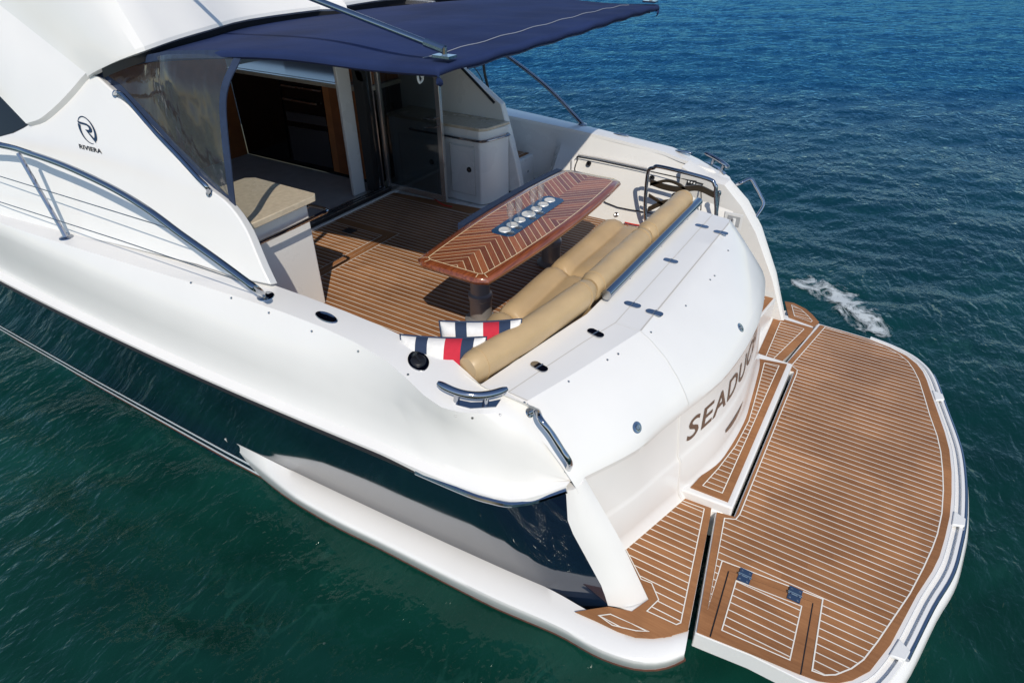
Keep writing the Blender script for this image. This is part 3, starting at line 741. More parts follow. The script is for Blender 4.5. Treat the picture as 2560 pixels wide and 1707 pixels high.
# latches on the slope
def slope_pt(u, v):
    d = ray(u, v); best = None
    for i in range(2, 8):
        for j in range(10):
            q = [LR[i][j], LR[i][j + 1], LR[i + 1][j + 1], LR[i + 1][j]]
            nn = np.cross(q[1] - q[0], q[3] - q[0]); nn /= np.linalg.norm(nn)
            t = nn @ (q[0] - CAM) / (nn @ d); h = CAM + d * t
            lo = np.min(q, axis=0) - 1e-3; hi = np.max(q, axis=0) + 1e-3
            if np.all(h >= lo - V(0.03, 0.02, 0.02)) and np.all(h <= hi + V(0.03, 0.02, 0.02)):
                sgn = nn if nn[2] > 0 else -nn
                e = np.linalg.norm(h - np.mean(q, axis=0))
                if best is None or e < best[0]: best = (e, h, sgn)
    return (best[1], best[2]) if best else (PZ(u, v, 0.3), V(0, -0.5, 0.8))
for u, v in ((1592, 1068), (1851, 819)):
    p, nn = slope_pt(u, v)
    k = MB(); k.lathe([(0.0, 0.006), (0.012, 0.006), (0.016, 0.004), (0.034, 0.004), (0.036, 0.0), (0.036, -0.004)], p, 24, 0, nn)
    k.lathe([(0.0, 0.011), (0.013, 0.011), (0.014, 0.006)], p, 16, 1, nn)
    k.build('latch', [chrome, steel], lid, smooth_ang=40)
def studs(pts, parent, name='snap_stud'):
    k = MB()
    for p, nn in pts:
        k.lathe([(0.0, 0.006), (0.0055, 0.006), (0.0075, 0.003), (0.0078, -0.002)], p, 10, 0, nn)
    return k
for u, v in ((1421, 954), (1545, 885), (1518, 900), (1627, 831), (1714, 765), (1786, 690), (1775, 700), (1820, 627)):
    p, nn = slope_pt(u, v); studs([(p, nn)], lid).build('snap_stud', steel, lid)

# ---- name on the transom
def name_letters():
    v, f = text_mesh('SEADUCED', 1.0, 0.18, 1.08, bold=0.012)
    A = np.array(v); x0, x1 = A[:, 0].min(), A[:, 0].max()
    span = 1.62; h = 0.225; L0 = -0.985
    fx_ = [p[0] for p in tl]
    out = []
    for x, y, z in v:
        X = L0 + (x - x0) / (x1 - x0) * span
        fr = np.interp(X, fx_, np.linspace(0, 1, 45))
        t = 0.60 + y * h / 0.72
        out.append(wall_at(fr, min(t, 0.99)) + V(0, -0.004, 0))
    mb = MB(); mb.add(out, f); mb.build('name_lettering', name_metal, transom, flip=False)
name_letters()
dk = MB()
A_ = []; B_ = []
for q in np.linspace(0, 1, 14):
    f_ = fr0 + 0.20 + 0.15 * q
    A_.append(wall_at(f_, 0.30) + V(0, -0.005, 0)); B_.append(wall_at(f_, 0.30 - 0.075 * math.sin(math.pi * min(1, .12 + q)) ** .6) + V(0, -0.005, 0))
dk.grid([A_, B_]); dk.build('hailing_port_plate', name_metal, transom, flip=False)

# ================================================================== SWIM PLATFORM
teak_out_px = [(2051, 812), (2100, 826), (2172, 847.5), (2224.5, 868), (2266, 889), (2292.5, 910), (2307, 928.5), (2317, 950), (2329, 986), (2344.6, 1030), (2362, 1080), (2373.5, 1124), (2379, 1179.6), (2379, 1235), (2374.6, 1290), (2362, 1345.5), (2349, 1390), (2331, 1427), (2292.5, 1486), (2227, 1609.5), (2176, 1675), (2132.6, 1698), (2090, 1707), (2045, 1700), (2002, 1684)]
touter = [PZ(u, v, PZP)[:2] for u, v in teak_out_px]
tfront = [(-1.955, 0.160), (-0.955, 0.352), (-0.935, 0.236), (0.985, 0.236), (0.965, 0.340), (1.945, 0.168)]
plat_poly = [tuple(p) for p in touter] + [tuple(PZ(u, v, PZP)[:2]) for u, v in ((1880, 1633), (1774, 1591), (1742, 1578))] + tfront[1:5]
print('platform port side', [tuple(np.round(p, 2)) for p in plat_poly[22:28]])
swim = MB()
body = [tuple(p) for p in offset(plat_poly, -0.03)[:25]] + [tuple(p) for p in offset(plat_poly, -0.008)[25:]]
swim.prism(body, PZP - 0.14, PZP - 0.008)
platform = swim.build('swim_platform', gel, yacht, bevel=0.012, seg=3)
in_px = [(2062, 817), (2110, 833), (2172, 852), (2215, 869), (2247, 885), (2270, 903), (2285, 924), (2299, 952), (2313, 996), (2326, 1040), (2344, 1090), (2353, 1130), (2358, 1180), (2359.5, 1225), (2356, 1283), (2345, 1335), (2332, 1371), (2310, 1420), (2276, 1485), (2195, 1605), (2160, 1650), (2130, 1672), (2090, 1688), (2060, 1689), (2028, 1677)]
hatch_in = [(2028, 1677), (2055, 1498), (1806.5, 1403), (1769, 1524)]
inner_top = [tuple(PZ(u, v, PZP)[:2]) for u, v in in_px + hatch_in[1:]]
gapside = [tuple(PZ(u, v, PZP)[:2]) for u, v in ((1810, 1294), (1838, 1297), (1848, 1285), (1990, 935), (1992, 925), (1977, 914))]
inner_top = inner_top + gapside
tpan = MB()
tpan.prism(plat_poly, PZP - 0.010, PZP, 0)
tpan.cap([(p[0], p[1], PZP + 0.0015) for p in inner_top], 1)
i2 = offset(inner_top, 0.0075); nn = len(inner_top)
tpan.add([(p[0], p[1], PZP + 0.003) for p in inner_top] + [(p[0], p[1], PZP + 0.003) for p in i2], [(i, (i + 1) % nn, nn + (i + 1) % nn, nn + i) for i in range(nn)], 2)
tpan.build('teak_panel', TEAK, platform, smooth_ang=20)
# hatch lid
hp = [tuple(PZ(u, v, PZP)[:2]) for u, v in ((1823, 1428), (2030, 1506), (1999, 1685), (1777, 1592))]
hpi = [tuple(PZ(u, v, PZP)[:2]) for u, v in ((1839, 1451), (2005, 1516), (1975, 1653), (1802, 1577))]
teak_panel(hp, PZP + 0.006, platform, inner=hpi, name='hatch_lid')
gp = MB()
strip(gp, [V(*hp[0], PZP + 0.0005), V(*hp[3], PZP + 0.0005)], 0.016); strip(gp, [V(*hp[1], PZP + 0.0005), V(*hp[2], PZP + 0.0005)], 0.016); strip(gp, [V(*hp[0], PZP + 0.0005), V(*hp[1], PZP + 0.0005)], 0.010)
gp.build('hatch_gap', rubber, platform)
for u, v in ((1862, 1440), (1987, 1486)):
    p = PZ(u, v, PZP + 0.008); k = MB()
    k.box(p[0] - 0.05, p[0] - 0.004, p[1] - 0.036, p[1] + 0.036, p[2], p[2] + 0.004)
    k.box(p[0] + 0.004, p[0] + 0.05, p[1] - 0.036, p[1] + 0.036, p[2], p[2] + 0.004)
    k.tube([p + V(0, -0.04, 0.004), p + V(0, 0.04, 0.004)], 0.007, 8)
    for dx in (-0.032, 0.032):
        for dy in (-0.022, 0.022): k.lathe([(0, 0.007), (0.005, 0.006), (0.006, 0.004)], p + V(dx, dy, 0), 8, 1)
    k.build('deck_hinge', [chrome, steel], platform)
# outer fender shelf with the steel rub rail
O = [np.array(p) for p in touter]
def outw(d, z, a=2, b=23):
    poly = [tuple(p) for p in touter]
    q = offset(plat_poly, -d)[:len(touter)]
    return [V(p[0], p[1], z) for p in q[a:b]]
lo = MB()
rows = [smooth(outw(0.022, PZP - 0.006), 3), smooth(outw(0.030, PZP - 0.030), 3), smooth(outw(0.062, PZP - 0.034), 3), smooth(outw(0.066, PZP - 0.012), 3), smooth(outw(0.085, PZP - 0.014), 3), smooth(outw(0.092, PZP - 0.05), 3), smooth(outw(0.125, PZP - 0.07), 3), smooth(outw(0.145, PZP - 0.12), 3), smooth(outw(0.13, PZP - 0.2), 3)]
lo.grid(rows); lo.build('platform_fender', gel, platform, smooth_ang=40)
q = smooth(outw(0.094, PZP - 0.032, 6, 20), 4)
k = MB(); k.tube(q, 0.015, 10); k.build('steel_rub_rail', chrome, platform)
for a in (6, 12, 17):
    c = outw(0.05, PZP - 0.02)[a]; t = outw(0.05, PZP)[a + 1] - outw(0.05, PZP)[a - 1]; t /= np.linalg.norm(t)
    s = V(t[1], -t[0], 0)
    if s[1] > 0: s = -s
    k = MB(); pts = [c + t * 0.07 * i + s * 0.04 * j for i, j in ((-1, -.8), (-.55, 1), (.55, 1), (1, -.8))]
    k.slab(pts, V(0, 0, 0.022)); k.build('fender_bracket', white_pl, platform, bevel=0.006)

# ================================================================== COCKPIT
sole = MB()
sole.prism([(-1.62, 1.2), (1.62, 1.2), (1.62, 4.88), (-1.62, 4.88)], -0.3, -0.009)
cockpit = sole.build('cockpit_sole', gel_in, yacht)
main = [(-1.5, 1.25), (1.53, 1.25), (1.53, 2.6), (1.45, 3.55), (1.12, 3.62), (0.99, 4.83), (-1.5, 4.83)]
teak_panel(main, 0.0, cockpit, inner=[(-1.45, 1.3), (1.49, 1.3), (1.49, 2.55), (1.40, 3.42), (0.92, 3.68), (0.90, 4.76), (-1.45, 4.76)], name='teak_sole')
hb = MB()
def band(x0, x1, y0, y1):
    hb.add([(x0, y0, .0035), (x1, y0, .0035), (x1, y1, .0035), (x0, y1, .0035)], [(0, 1, 2, 3)], 0)
def wl_(x0, x1, y0, y1):
    hb.add([(x0, y0, .0046), (x1, y0, .0046), (x1, y1, .0046), (x0, y1, .0046)], [(0, 1, 2, 3)], 1)
band(-1.45, 0.155, 3.99, 4.105); band(0.035, 0.155, 4.105, 4.76)
wl_(-1.45, 0.155, 3.985, 3.991); wl_(0.155, 0.161, 3.985, 4.76); wl_(-1.45, 0.035, 4.105, 4.111); wl_(0.029, 0.035, 4.105, 4.76)
wl_(-1.45, 0.035, 4.045, 4.0465)
hb.build('deck_hatch', [teak_b, caulk], cockpit, flip=False)
k = MB(); p = PZ(874, 577, 0.005); k.box(p[0] - .05, p[0] + .05, p[1] - .06, p[1] + .06, .004, .010); k.build('hatch_pull', dark, cockpit, bevel=0.003)
# bench base under the transom lid
bb = MB(); bb.prism([(-1.5, 1.30), (0.99, 1.30), (0.99, 1.50), (0.86, 1.86), (-1.05, 1.88), (-1.5, 1.75)], -0.008, 0.30); bb.build('bench_base', gel_in, yacht, bevel=0.02)
bb = MB(); bb.prism([(-1.9, 1.40), (-1.0, 1.325), (0.99, 1.325), (0.99, 1.385), (-1.0, 1.385), (-1.92, 1.55)], 0.28, 0.495); bb.build('bench_back', gel, yacht, bevel=0.01)
# the steel grab tube across the lid
ty = 1.345
tube = MB(); tube.tube([V(-0.835, ty, .578), V(1.03, ty, .578)], 0.036, 20)
tb_ = tube.build('grab_tube', chrome, yacht)
for x in (-0.45, 0.15, 0.75):
    k = MB(); k.tube([V(x, ty, .52), V(x, ty, .56)], 0.014, 10); k.build('tube_foot', steel, tb_)
k = MB(); k.lathe([(0.0, 0.002), (0.0345, 0.002), (0.0345, -0.006)], V(-0.835, ty, .578), 24, 0, (-1, 0, 0)); k.build('tube_cap', steel, tb_, smooth_ang=15)

# ---- deck hardware, port quarter
zq = lambda u, v: onsheer(u, v, 0.0)
def surf(u, v):   # point on the port side deck mesh
    d = ray(u, v); best = None
    for a in range(len(dcols) - 1):
        for r in range(1, 9):
            q = [dcols[a][r], dcols[a + 1][r], dcols[a + 1][r + 1], dcols[a][r + 1]]
            for tri in ((q[0], q[1], q[2]), (q[0], q[2], q[3])):
                e1, e2 = tri[1] - tri[0], tri[2] - tri[0]; h = np.cross(d, e2); det = e1 @ h
                if abs(det) < 1e-9: continue
                s = CAM - tri[0]; uu = (s @ h) / det; qq = np.cross(s, e1); vv = (d @ qq) / det; t = (e2 @ qq) / det
                if uu >= -1e-3 and vv >= -1e-3 and uu + vv <= 1.002 and t > 0 and (best is None or t < best[0]):
                    n_ = np.cross(e1, e2); n_ /= np.linalg.norm(n_)
                    best = (t, CAM + d * t, n_ if n_[2] > 0 else -n_)
    if best is None: return onsheer(u, v), V(0, 0, 1)
    return best[1], best[2]
for u, v in ((478, 707), (579, 745), (673, 782), (780, 828), (896, 878), (1020, 937), (1139, 1039), (1181, 1044), (1250, 1037), (1311, 1007), (1318, 1011)):
    p, nn_ = surf(u, v); studs([(p, nn_)], None).build('snap_stud', steel, yacht)
# oval deck light and fuel filler
def oval(p, nrm, a_dir, la, lb, name, mats, h=0.008, inner_=None):
    k = MB(); a = np.array(a_dir, float); a -= nrm * (a @ nrm); a /= np.linalg.norm(a); b = np.cross(nrm, a)
    ring = lambda s, z: [p + nrm * z + a * la * s * math.cos(t) + b * lb * s * math.sin(t) for t in np.linspace(0, 2 * math.pi, 32, endpoint=False)]
    rows = [ring(1.0, -0.002), ring(1.0, h * .5), ring(0.93, h), ring(0.75, h * 0.8), ring(0.55, h * 0.5), ring(0.02, h * 0.5)]
    k.grid(rows[:4], 0, close_u=True); k.grid(rows[3:], len(mats) - 1, close_u=True)
    return k.build(name, mats, yacht, smooth_ang=40)
p, nn_ = surf(816, 794); oval(p, nn_, (0.05, 1, -0.1), 0.085, 0.036, 'courtesy_vent', [chrome, chrome])
p, nn_ = surf(1046, 904)
k = MB(); a = V(0.45, 0.9, 0); a -= nn_ * (a @ nn_); a /= np.linalg.norm(a); b = np.cross(nn_, a)
prof = [(0.075 * math.cos(t) * (1 - .12 * abs(math.sin(t))), 0.055 * math.sin(t)) for t in np.linspace(0, 2 * math.pi, 24, endpoint=False)]
k.slab([p + a * x + b * y for x, y in prof], nn_ * 0.008, 0)
k.lathe([(0.0, 0.02), (0.034, 0.02), (0.040, 0.016), (0.042, 0.008)], p, 24, 1, nn_)
k.tube([p + nn_ * 0.021 - a * 0.028, p + nn_ * 0.024, p + nn_ * 0.021 + a * 0.028], 0.006, 8, 1)
k.build('fuel_filler', [chrome, dark], yacht)
# mooring cleat
def cleat(p, nrm, along, out_, parent=yacht, s=1.0, name='mooring_cleat'):
    a = np.array(along, float); a -= nrm * (a @ nrm); a /= np.linalg.norm(a); b = np.cross(nrm, a)
    if b @ np.array(out_) < 0: b = -b
    k = MB()
    k.slab([p + a * x * s + b * y * s for x, y in ((-.155, -.02), (-.09, .005), (0, .02), (.09, .005), (.155, -.02), (.13, .035), (.0, .062), (-.13, .035))], nrm * 0.006, 0)
    for x in (-.075, .075): k.tube([p + a * x * s + b * .02 * s, p + a * x * s + b * .02 * s + nrm * .062 * s], 0.017 * s, 12, 0)
    xs = np.linspace(-.178, .178, 21); ctr = [p + a * x * s + b * (.032 - .055 * (x / .178) ** 2) * s + nrm * (.072 + .012 * (x / .178) ** 2) * s for x in xs]
    rr = [0.012 * s] + [0.021 * s] * 19 + [0.012 * s]; rr[1] = rr[-2] = 0.019 * s
    k.tube(ctr, rr, 14, 0)
    return k.build(name, chrome, parent)
pc, nc = surf(1178, 1000)
cleat(pc, nc, (0.52, -0.85, 0.0), (-0.8, -0.5, 0), s=1.0)
cleat(mir(pc), mir(nc), (-0.52, -0.85, 0.0), (0.8, -0.5, 0))
# curved grab handle on the corner
a0, na = surf(1323, 1032); b0, nb = surf(1421, 1172)
mid = [a0, a0 + na * 0.045 + V(0.0, -0.008, 0), PX(1352, 1048, -2.03), PX(1380, 1085, -2.03), PX(1402, 1120, -2.03), PX(1424, 1155, -2.02), b0]
k = MB(); k.tube(smooth(mid, 7), 0.0165, 12)
for q_, n_ in ((a0, na), (b0, nb)): k.lathe([(0.016, 0.012), (0.026, 0.008), (0.028, 0.0)], q_, 16, 0, n_)
k.build('grab_handle', chrome, yacht)
k = MB(); k.tube([mir(p) for p in smooth(mid, 7)], 0.0165, 12); k.build('grab_handle', chrome, yacht)

# ---- starboard bulwark details: lie on the plane of the lining
SP0, SN = V(1.585, 2.5, 0.06), np.cross(V(0.235, 0, 0.41), V(0.012, 1, 0.0))
def SB(u, v, off=0.0):
    n_ = SN / np.linalg.norm(SN); n_ = n_ if n_[0] < 0 else -n_
    return PP(u, v, SP0 + n_ * off, SN)
def sline(px, w, name, mat, parent=yacht, off=0.006, closed=False):
    k = MB(); pts = [SB(u, v, off) for u, v in px]
    k.tube(pts, w, 6, closed=closed); return k.build(name, mat, parent)
doorpx = [(1441, 440), (1445, 398), (1455, 394), (1640, 432), (1748, 458), (1752, 470), (1738, 545), (1610, 530), (1515, 507)]
lk = MB(); lk.tube(smooth([SB(u, v, 0.008) for u, v in doorpx], 3, True), 0.006, 6, closed=True); locker = lk.build('locker_seam', rubber, yacht)
k = MB(); k.tube([SB(u, v, 0.006) for u, v in ((1430, 470), (1432, 400), (1446, 385), (1500, 394), (1620, 420))], 0.016, 8); k.build('locker_frame', gel_in, yacht)
def round_latch(p, nrm, r, parent, name='latch'):
    k = MB(); k.lathe([(0.0, 0.004), (r * .55, 0.004), (r * .62, 0.010), (r * .9, 0.009), (r, 0.0)], p, 22, 0, nrm)
    k.lathe([(0.0, 0.007), (r * .3, 0.006), (r * .34, 0.002)], p, 10, 1, nrm)
    return k.build(name, [dark, chrome], parent)
SNn = -SN / np.linalg.norm(SN) if SN[0] > 0 else SN / np.linalg.norm(SN)
round_latch(SB(1472, 409, 0.003), SNn, 0.028, yacht); round_latch(SB(1630, 445, 0.003), SNn, 0.028, yacht)
k = MB(); p = SB(1541, 537, 0.002); k.lathe([(0.0, 0.004), (0.016, 0.012), (0.024, 0.008), (0.026, 0)], p, 16, 0, SNn); k.build('drain_fitting', steel, yacht)
sw = MB(); P4 = [SB(u, v, 0.012) for u, v in ((1719, 446), (1742, 451), (1739, 466), (1716, 462))]; sw.slab(P4, -SNn * 0.02, 0)
for u, v in ((1722, 455), (1729, 457), (1736, 459)):
    sw.lathe([(0.0, 0.008), (0.008, 0.007), (0.009, 0.0)], SB(u, v, 0.013), 8, 1, SNn)
sw.build('switch_panel', [dark, white_pl], yacht)
# oval fittings on starboard rail top
for u, v in ((1553, 337), (1709, 380)):
    p = PZ(u, v, ztop(PX(u, v, 2.1)[1]) + 0.006); oval(p, V(0, 0, 1), (0, 1, 0), 0.09, 0.032, 'courtesy_vent', [chrome, chrome])
# shower / socket box in the aft face
sb = MB(); c4 = [PX(u, v, 1.63) for u, v in ((1812, 528), (1858, 538), (1850, 575), (1806, 562))]
sb.slab(c4, V(-0.015, -0.01, 0), 0); c5 = [lerp(np.mean(c4, axis=0), q_, 0.68) + V(-0.018, -0.012, 0) for q_ in c4]; sb.cap(c5, 1)
sb.tube([np.mean(c4, axis=0) + V(-0.03, -0.02, -0.035), np.mean(c4, axis=0) + V(-0.03, -0.02, 0.03)], 0.016, 10, 2)
sb.build('shower_box', [white_pl, lining, white_pl], yacht)

# ---- transom gate, swung open against the starboard side
GX = 1.50
g4 = [PX(u, v, GX) for u, v in ((1614, 545), (1619, 437), (1634, 420), (1655, 418), (1768, 447), (1787, 463), (1789, 480), (1775, 580), (1640, 575))]
gt = MB(); loop = smooth(g4, 5, True); gt.tube(loop, 0.0185, 12, closed=True); gate = gt.build('transom_gate', chrome, yacht)
def ribbon(px, w, name='gate_band'):
    k = MB(); pts = smooth([PX(u, v, GX + 0.004) for u, v in px], 6)
    k.grid([[p + V(-0.008, 0, w / 2) for p in pts], [p + V(-0.008, 0, -w / 2) for p in pts], [p + V(0.008, 0, -w / 2) for p in pts], [p + V(0.008, 0, w / 2) for p in pts]], close_v=True)
    return k.build(name, simple('bronze_band_%d' % px[0][0], (0.10, 0.078, 0.055), 0.3, metal=0.6), gate)
ribbon([(1626, 455), (1660, 467), (1700, 474), (1745, 470), (1785, 487)], 0.055)
ribbon([(1626, 461), (1668, 452), (1700, 463), (1718, 480)], 0.028)
ribbon([(1620, 524), (1655, 508), (1690, 506), (1720, 520), (1770, 545)], 0.055)
ribbon([(1622, 488), (1650, 506), (1665, 520)], 0.03)
k = MB(); k.lathe([(0.034, -0.008), (0.04, 0.0), (0.034, 0.008), (0.026, 0.008), (0.026, -0.008), (0.034, -0.008)], PX(1688, 492, GX), 24, 0, (1, 0, 0)); k.build('gate_boss', chrome, gate)
k = MB(); k.tube([PX(1797, 484, GX + 0.14), PX(1790, 545, GX + 0.14)], 0.016, 10); k.lathe([(0, .03), (.018, .024), (.024, 0), (.018, -.024), (0, -.03)], PX(1797, 484, GX + .14), 14); k.build('gate_hinge_post', chrome, yacht)
# aft end wall of the starboard bulwark, inside the passage
aw = MB()
pth = [mir(c[1]) for c in dcols[17:]] + [mir(PX(1556, 1355, -1.86)), mir(PZ(1620, 1495, PZP))]
aw.grid([[p + V(0.06, 0.0, 0.0) for p in pth], [p + V(-0.004, 0, 0.004) for p in pth], [V(min(p[0] - .02, 1.80), p[1] + .015, p[2] - .015) for p in pth], [V(1.79, p[1] + .02, -0.77) for p in pth]])
aw.build('passage_side', gel_in, yacht, smooth_ang=30)
ps = MB(); ps.prism([(1.0, 0.70), (1.74, 0.62), (1.74, 1.2), (1.0, 1.2)], -0.77, -0.508); ps.build('passage_step', gel_in, yacht, bevel=0.01)
teak_panel([(1.02, 0.72), (1.72, 0.645), (1.72, 1.1), (1.02, 1.1)], -0.5, yacht, border=0.06)

# ================================================================== HOUSE SIDE AND FLYBRIDGE
HP0, HN = V(-2.06, 3.1, 0.76), V(1, 0.13, -0.42)
def HS(u, v, off=0.0):
    n_ = HN / np.linalg.norm(HN); return PP(u, v, HP0 - n_ * off, HN)
HNo = -HN / np.linalg.norm(HN)
edge_aft = [(228, 186), (245, 193), (284, 229), (333, 277), (382, 330), (430, 383), (473, 430), (520, 470), (560, 500), (574, 514), (590, 534), (602, 552), (615, 574), (626, 598), (639, 630), (655, 668), (676, 712)]
top_edge = [(228, 188), (205, 202), (180, 222), (140, 258), (100, 292), (60, 318), (30, 333), (0, 341)]
house_poly = [HS(u, v) for u, v in edge_aft] + [HS(u, v) for u, v in ((640, 705), (596, 696), (487, 660), (345, 625), (200, 590), (0, 562))] + [HS(-250, 500), HS(-250, 390)] + [HS(u, v) for u, v in top_edge[::-1]][:-1]
hs = MB(); hs.slab(house_poly, -HNo * 0.07, 0)
house = hs.build('house_side', gel, yacht, bevel=0.02, seg=3, smooth_ang=30)
# dark side window above
wpx = [(0, 341), (30, 333), (60, 318), (100, 292), (140, 258), (140, 200), (0, 180), (-250, 180), (-250, 388)]
k = MB(); k.slab([HS(u, v, -0.03) for u, v in wpx], -HNo * 0.02); k.build('side_window', black, yacht)
# emblem and lettering on the house side
hu = 1.0
def emb(x, y): return HS(218 + 33 * x - 9.0 * y, 325.5 + 13.5 * x - 34 * y, 0.004)
def arcband(t0, t1, w0, w1, n=26):
    A, B = [], []
    for i in range(n):
        s = i / (n - 1); t = math.radians(t0 + (t1 - t0) * s); w = (w0 + (w1 - w0) * s) if callable(w0) is False else w0(s)
        A.append(emb(hu * .68 * math.cos(t), hu * math.sin(t))); B.append(emb((hu * .68 - w) * math.cos(t), (hu - w) * math.sin(t)))
    return A + B[::-1]
em = MB()
def flat(pts): em.cap([p for p in pts])
flat(arcband(160, -38, 0.03, 0.20)); flat(arcband(165, 290, 0.20, 0.04))
flat([emb(hu * x, hu * y) for x, y in ((-.66, .42), (.05, .50), (.30, .42), (.40, .22), (.36, .0), (.22, -.12), (.02, -.14), (-.18, -.02), (.0, .02), (.14, .06), (.18, .2), (.12, .30), (.0, .34), (-.58, .26))])
flat([emb(hu * x, hu * y) for x, y in ((-.16, -.04), (.06, -.12), (.50, -.56), (.44, -.80))])
em.build('emblem', simple('dark_blue_emblem', (0.02, 0.045, 0.09), 0.2, metal=0.4), house, flip=False)
lv, lf = text_mesh('RIVIERA', 1.0, 0.0, 1.05, bold=0.03)
A_ = np.array(lv); xw = A_[:, 0].max() - A_[:, 0].min(); yh = A_[:, 1].max()
k = MB(); k.add([HS(199 + 56 * (x - A_[:, 0].min()) / xw - 2.6 * y / yh, 371 + 13.5 * (x - A_[:, 0].min()) / xw - 11 * y / yh, 0.004) for x, y, z in lv], lf); k.build('house_lettering', dark, house, flip=False)

# flybridge: side wings, overhang, aft face
fb_low = [HS(u, v, 0.035) for u, v in ((65, 309), (100, 297), (140, 264), (175, 228), (215, 183))] + [PX(u, v, x) for u, v, x in ((255, 160, -1.86), (300, 139, -1.83))]
fb_low += [PZ(u, v, z) for u, v, z in ((360, 117, 1.945), (440, 89, 1.975), (520, 66, 1.995), (620, 40, 2.005), (800, 16, 2.01), (970, 0, 2.01))]
fb_low = smooth(fb_low, 3)
k0 = 12   # where the wing panel ends and the overhang begins
front_low, aft_low = fb_low[:k0 + 1], fb_low[k0:]
Tt, Bb = front_low[0], front_low[-1]
F1 = HS(-220, 11, 0.05) - Tt; C1 = HS(-220, -160, 0.06) - Bb
def fb_half(g):
    m_ = len(front_low); A = []
    for i in range(-1, 9):
        r = []
        for j, p in enumerate(front_low):
            d = lerp(F1, C1, j / (m_ - 1)); t = max(i, 0) / 8
            q = p + d * t + V(-0.035 * math.sin(math.pi * j / (m_ - 1)) * math.sin(math.pi * min(t, .5)), 0, 0)
            if i == -1: q = p + V(0.05, 0.0, -0.05)
            r.append(g(q))
        A.append(r)
    B_ = []
    half = aft_low + [V(0.9 * 0 + x, aft_low[-1][1], 2.01) for x in ()]
    for i in range(-2, 8):
        r = []
        for j, p in enumerate(aft_low):
            w = min(1.0, j / 10.0); w = w * w * (3 - 2 * w)
            d = lerp(C1, V(0.10, 0.75, 1.0), w); t = max(i, 0) / 7
            q = p + d * t
            if i == -2: q = p + V(0.04 * (1 - w), 0.05, -0.05)
            if i == -1: q = p + V(0, -0.004 * w, -0.022)
            r.append(g(q))
        B_.append(r)
    return A, B_
# the aft edge is cut at the centreline and mirrored
aft_low = [p for p in aft_low if p[0] < 0] + [V(0.0, aft_low[-1][1] - 0.0, 2.01)]
al = aft_low
fb = MB()
for g in (lambda p: np.array(p, float), mir):
    A, B_ = fb_half(g); fb.grid(A); fb.grid(B_)
fb.build('flybridge', gel, yacht, smooth_ang=22)
# soffit, roof over the saloon, black gasket under the overhang
sf = MB(); sf.prism([(-1.4, 4.48), (1.4, 4.48), (1.75, 5.3), (1.75, 12), (-1.75, 12), (-1.75, 5.3)], 1.93, 1.98); sf.build('saloon_roof', lining, yacht)
gk = MB(); gpath = [p + V(0.0, 0.02, -0.03) for p in al[3:]]; gpath = gpath + [mir(p) for p in gpath[::-1]]
gk.grid([[p + V(0, 0, 0.02) for p in gpath], [p + V(0, 0.02, -0.06) for p in gpath]]); gk.build('canopy_track', rubber, yacht, flip=False)

# ---- rails on the port side deck
arc = [HS(-200, 330, 0.30)] + [PX(u, v, -2.30) for u, v in ((0, 363), (75, 384), (150, 410), (225, 443), (300, 481), (375, 528), (450, 584), (525, 637), (600, 692), (640, 722))]
arc.append(surf(664, 741)[0])
k = MB(); k.tube(smooth(arc, 5), 0.021, 12); p, n_ = surf(664, 741); k.lathe([(0.0, 0.012), (0.028, 0.010), (0.05, 0.004), (0.052, 0)], p, 20, 0, n_)
arcrail = k.build('side_rail', chrome, yacht)
k = MB(); s0, n_ = surf(166, 594); k.tube([PX(46, 384, -2.30), lerp(PX(46, 384, -2.30), s0, .9), s0], [0.015, 0.015, 0.019], 10); k.lathe([(0.0, 0.012), (0.025, 0.01), (0.045, 0.004), (0.047, 0)], s0, 18, 0, n_); k.build('stanchion', chrome, arcrail)
k = MB()
w1 = [PX(-200, 385, -2.40), PX(0, 441, -2.38), PX(442, 577, -2.30)]
w2 = [PX(-200, 438, -2.44), PX(0, 505, -2.42), PX(300, 601, -2.36), PX(620, 709, -2.29)]
k.tube(w1, 0.0035, 6); k.tube(w2, 0.0035, 6); k.build('guard_wire', steel, arcrail)
# starboard mirror rail
arcs = [PX(u, v, 2.25) for u, v in ((1180, 92), (1250, 130), (1305, 168), (1360, 212), (1400, 250), (1432, 285))] + [PZ(1456, 311, ztop(3.0) + 0.0)]
k = MB(); k.tube(smooth(arcs, 5), 0.021, 12); k.lathe([(0.0, 0.012), (0.028, 0.010), (0.05, 0.004), (0.052, 0)], arcs[-1], 20); k.build('side_rail', chrome, yacht)
# handrail along the wing edge
hr = [HS(288, 236, 0.0), HS(297, 232, 0.05), HS(318, 250, 0.055), HS(382, 324, 0.055), HS(440, 385, 0.055), HS(490, 440, 0.055), HS(516, 466, 0.05), HS(523, 484, 0.0)]
k = MB(); k.tube(smooth(hr, 5), 0.014, 10); k.lathe([(0, .006), (.024, .004), (.026, 0)], hr[0], 14, 0, HNo); k.lathe([(0, .006), (.024, .004), (.026, 0)], hr[-1], 14, 0, HNo); k.build('wing_handrail', chrome, house)

# ================================================================== SALOON, COUNTERS
sal = MB()
sal.prism([(-1.7, 4.84), (1.02, 4.84), (1.02, 8.0), (-1.7, 8.0)], -0.1, 0.03); sal.build('cabin_floor', carpet, yacht)
k = MB(); k.box(-1.5, 0.98, 4.80, 4.92, -0.02, 0.055); k.build('door_track', rubber, yacht)
k = MB()
for y in (4.815, 4.86, 4.905): k.box(-1.5, 0.95, y - .006, y + .006, 0.05, 0.064)
k.build('track_rail', steel, yacht)
k = MB(); k.box(-1.5, 1.17, 4.78, 4.80, -0.02, 0.02); k.build('door_step', gel_in, yacht)
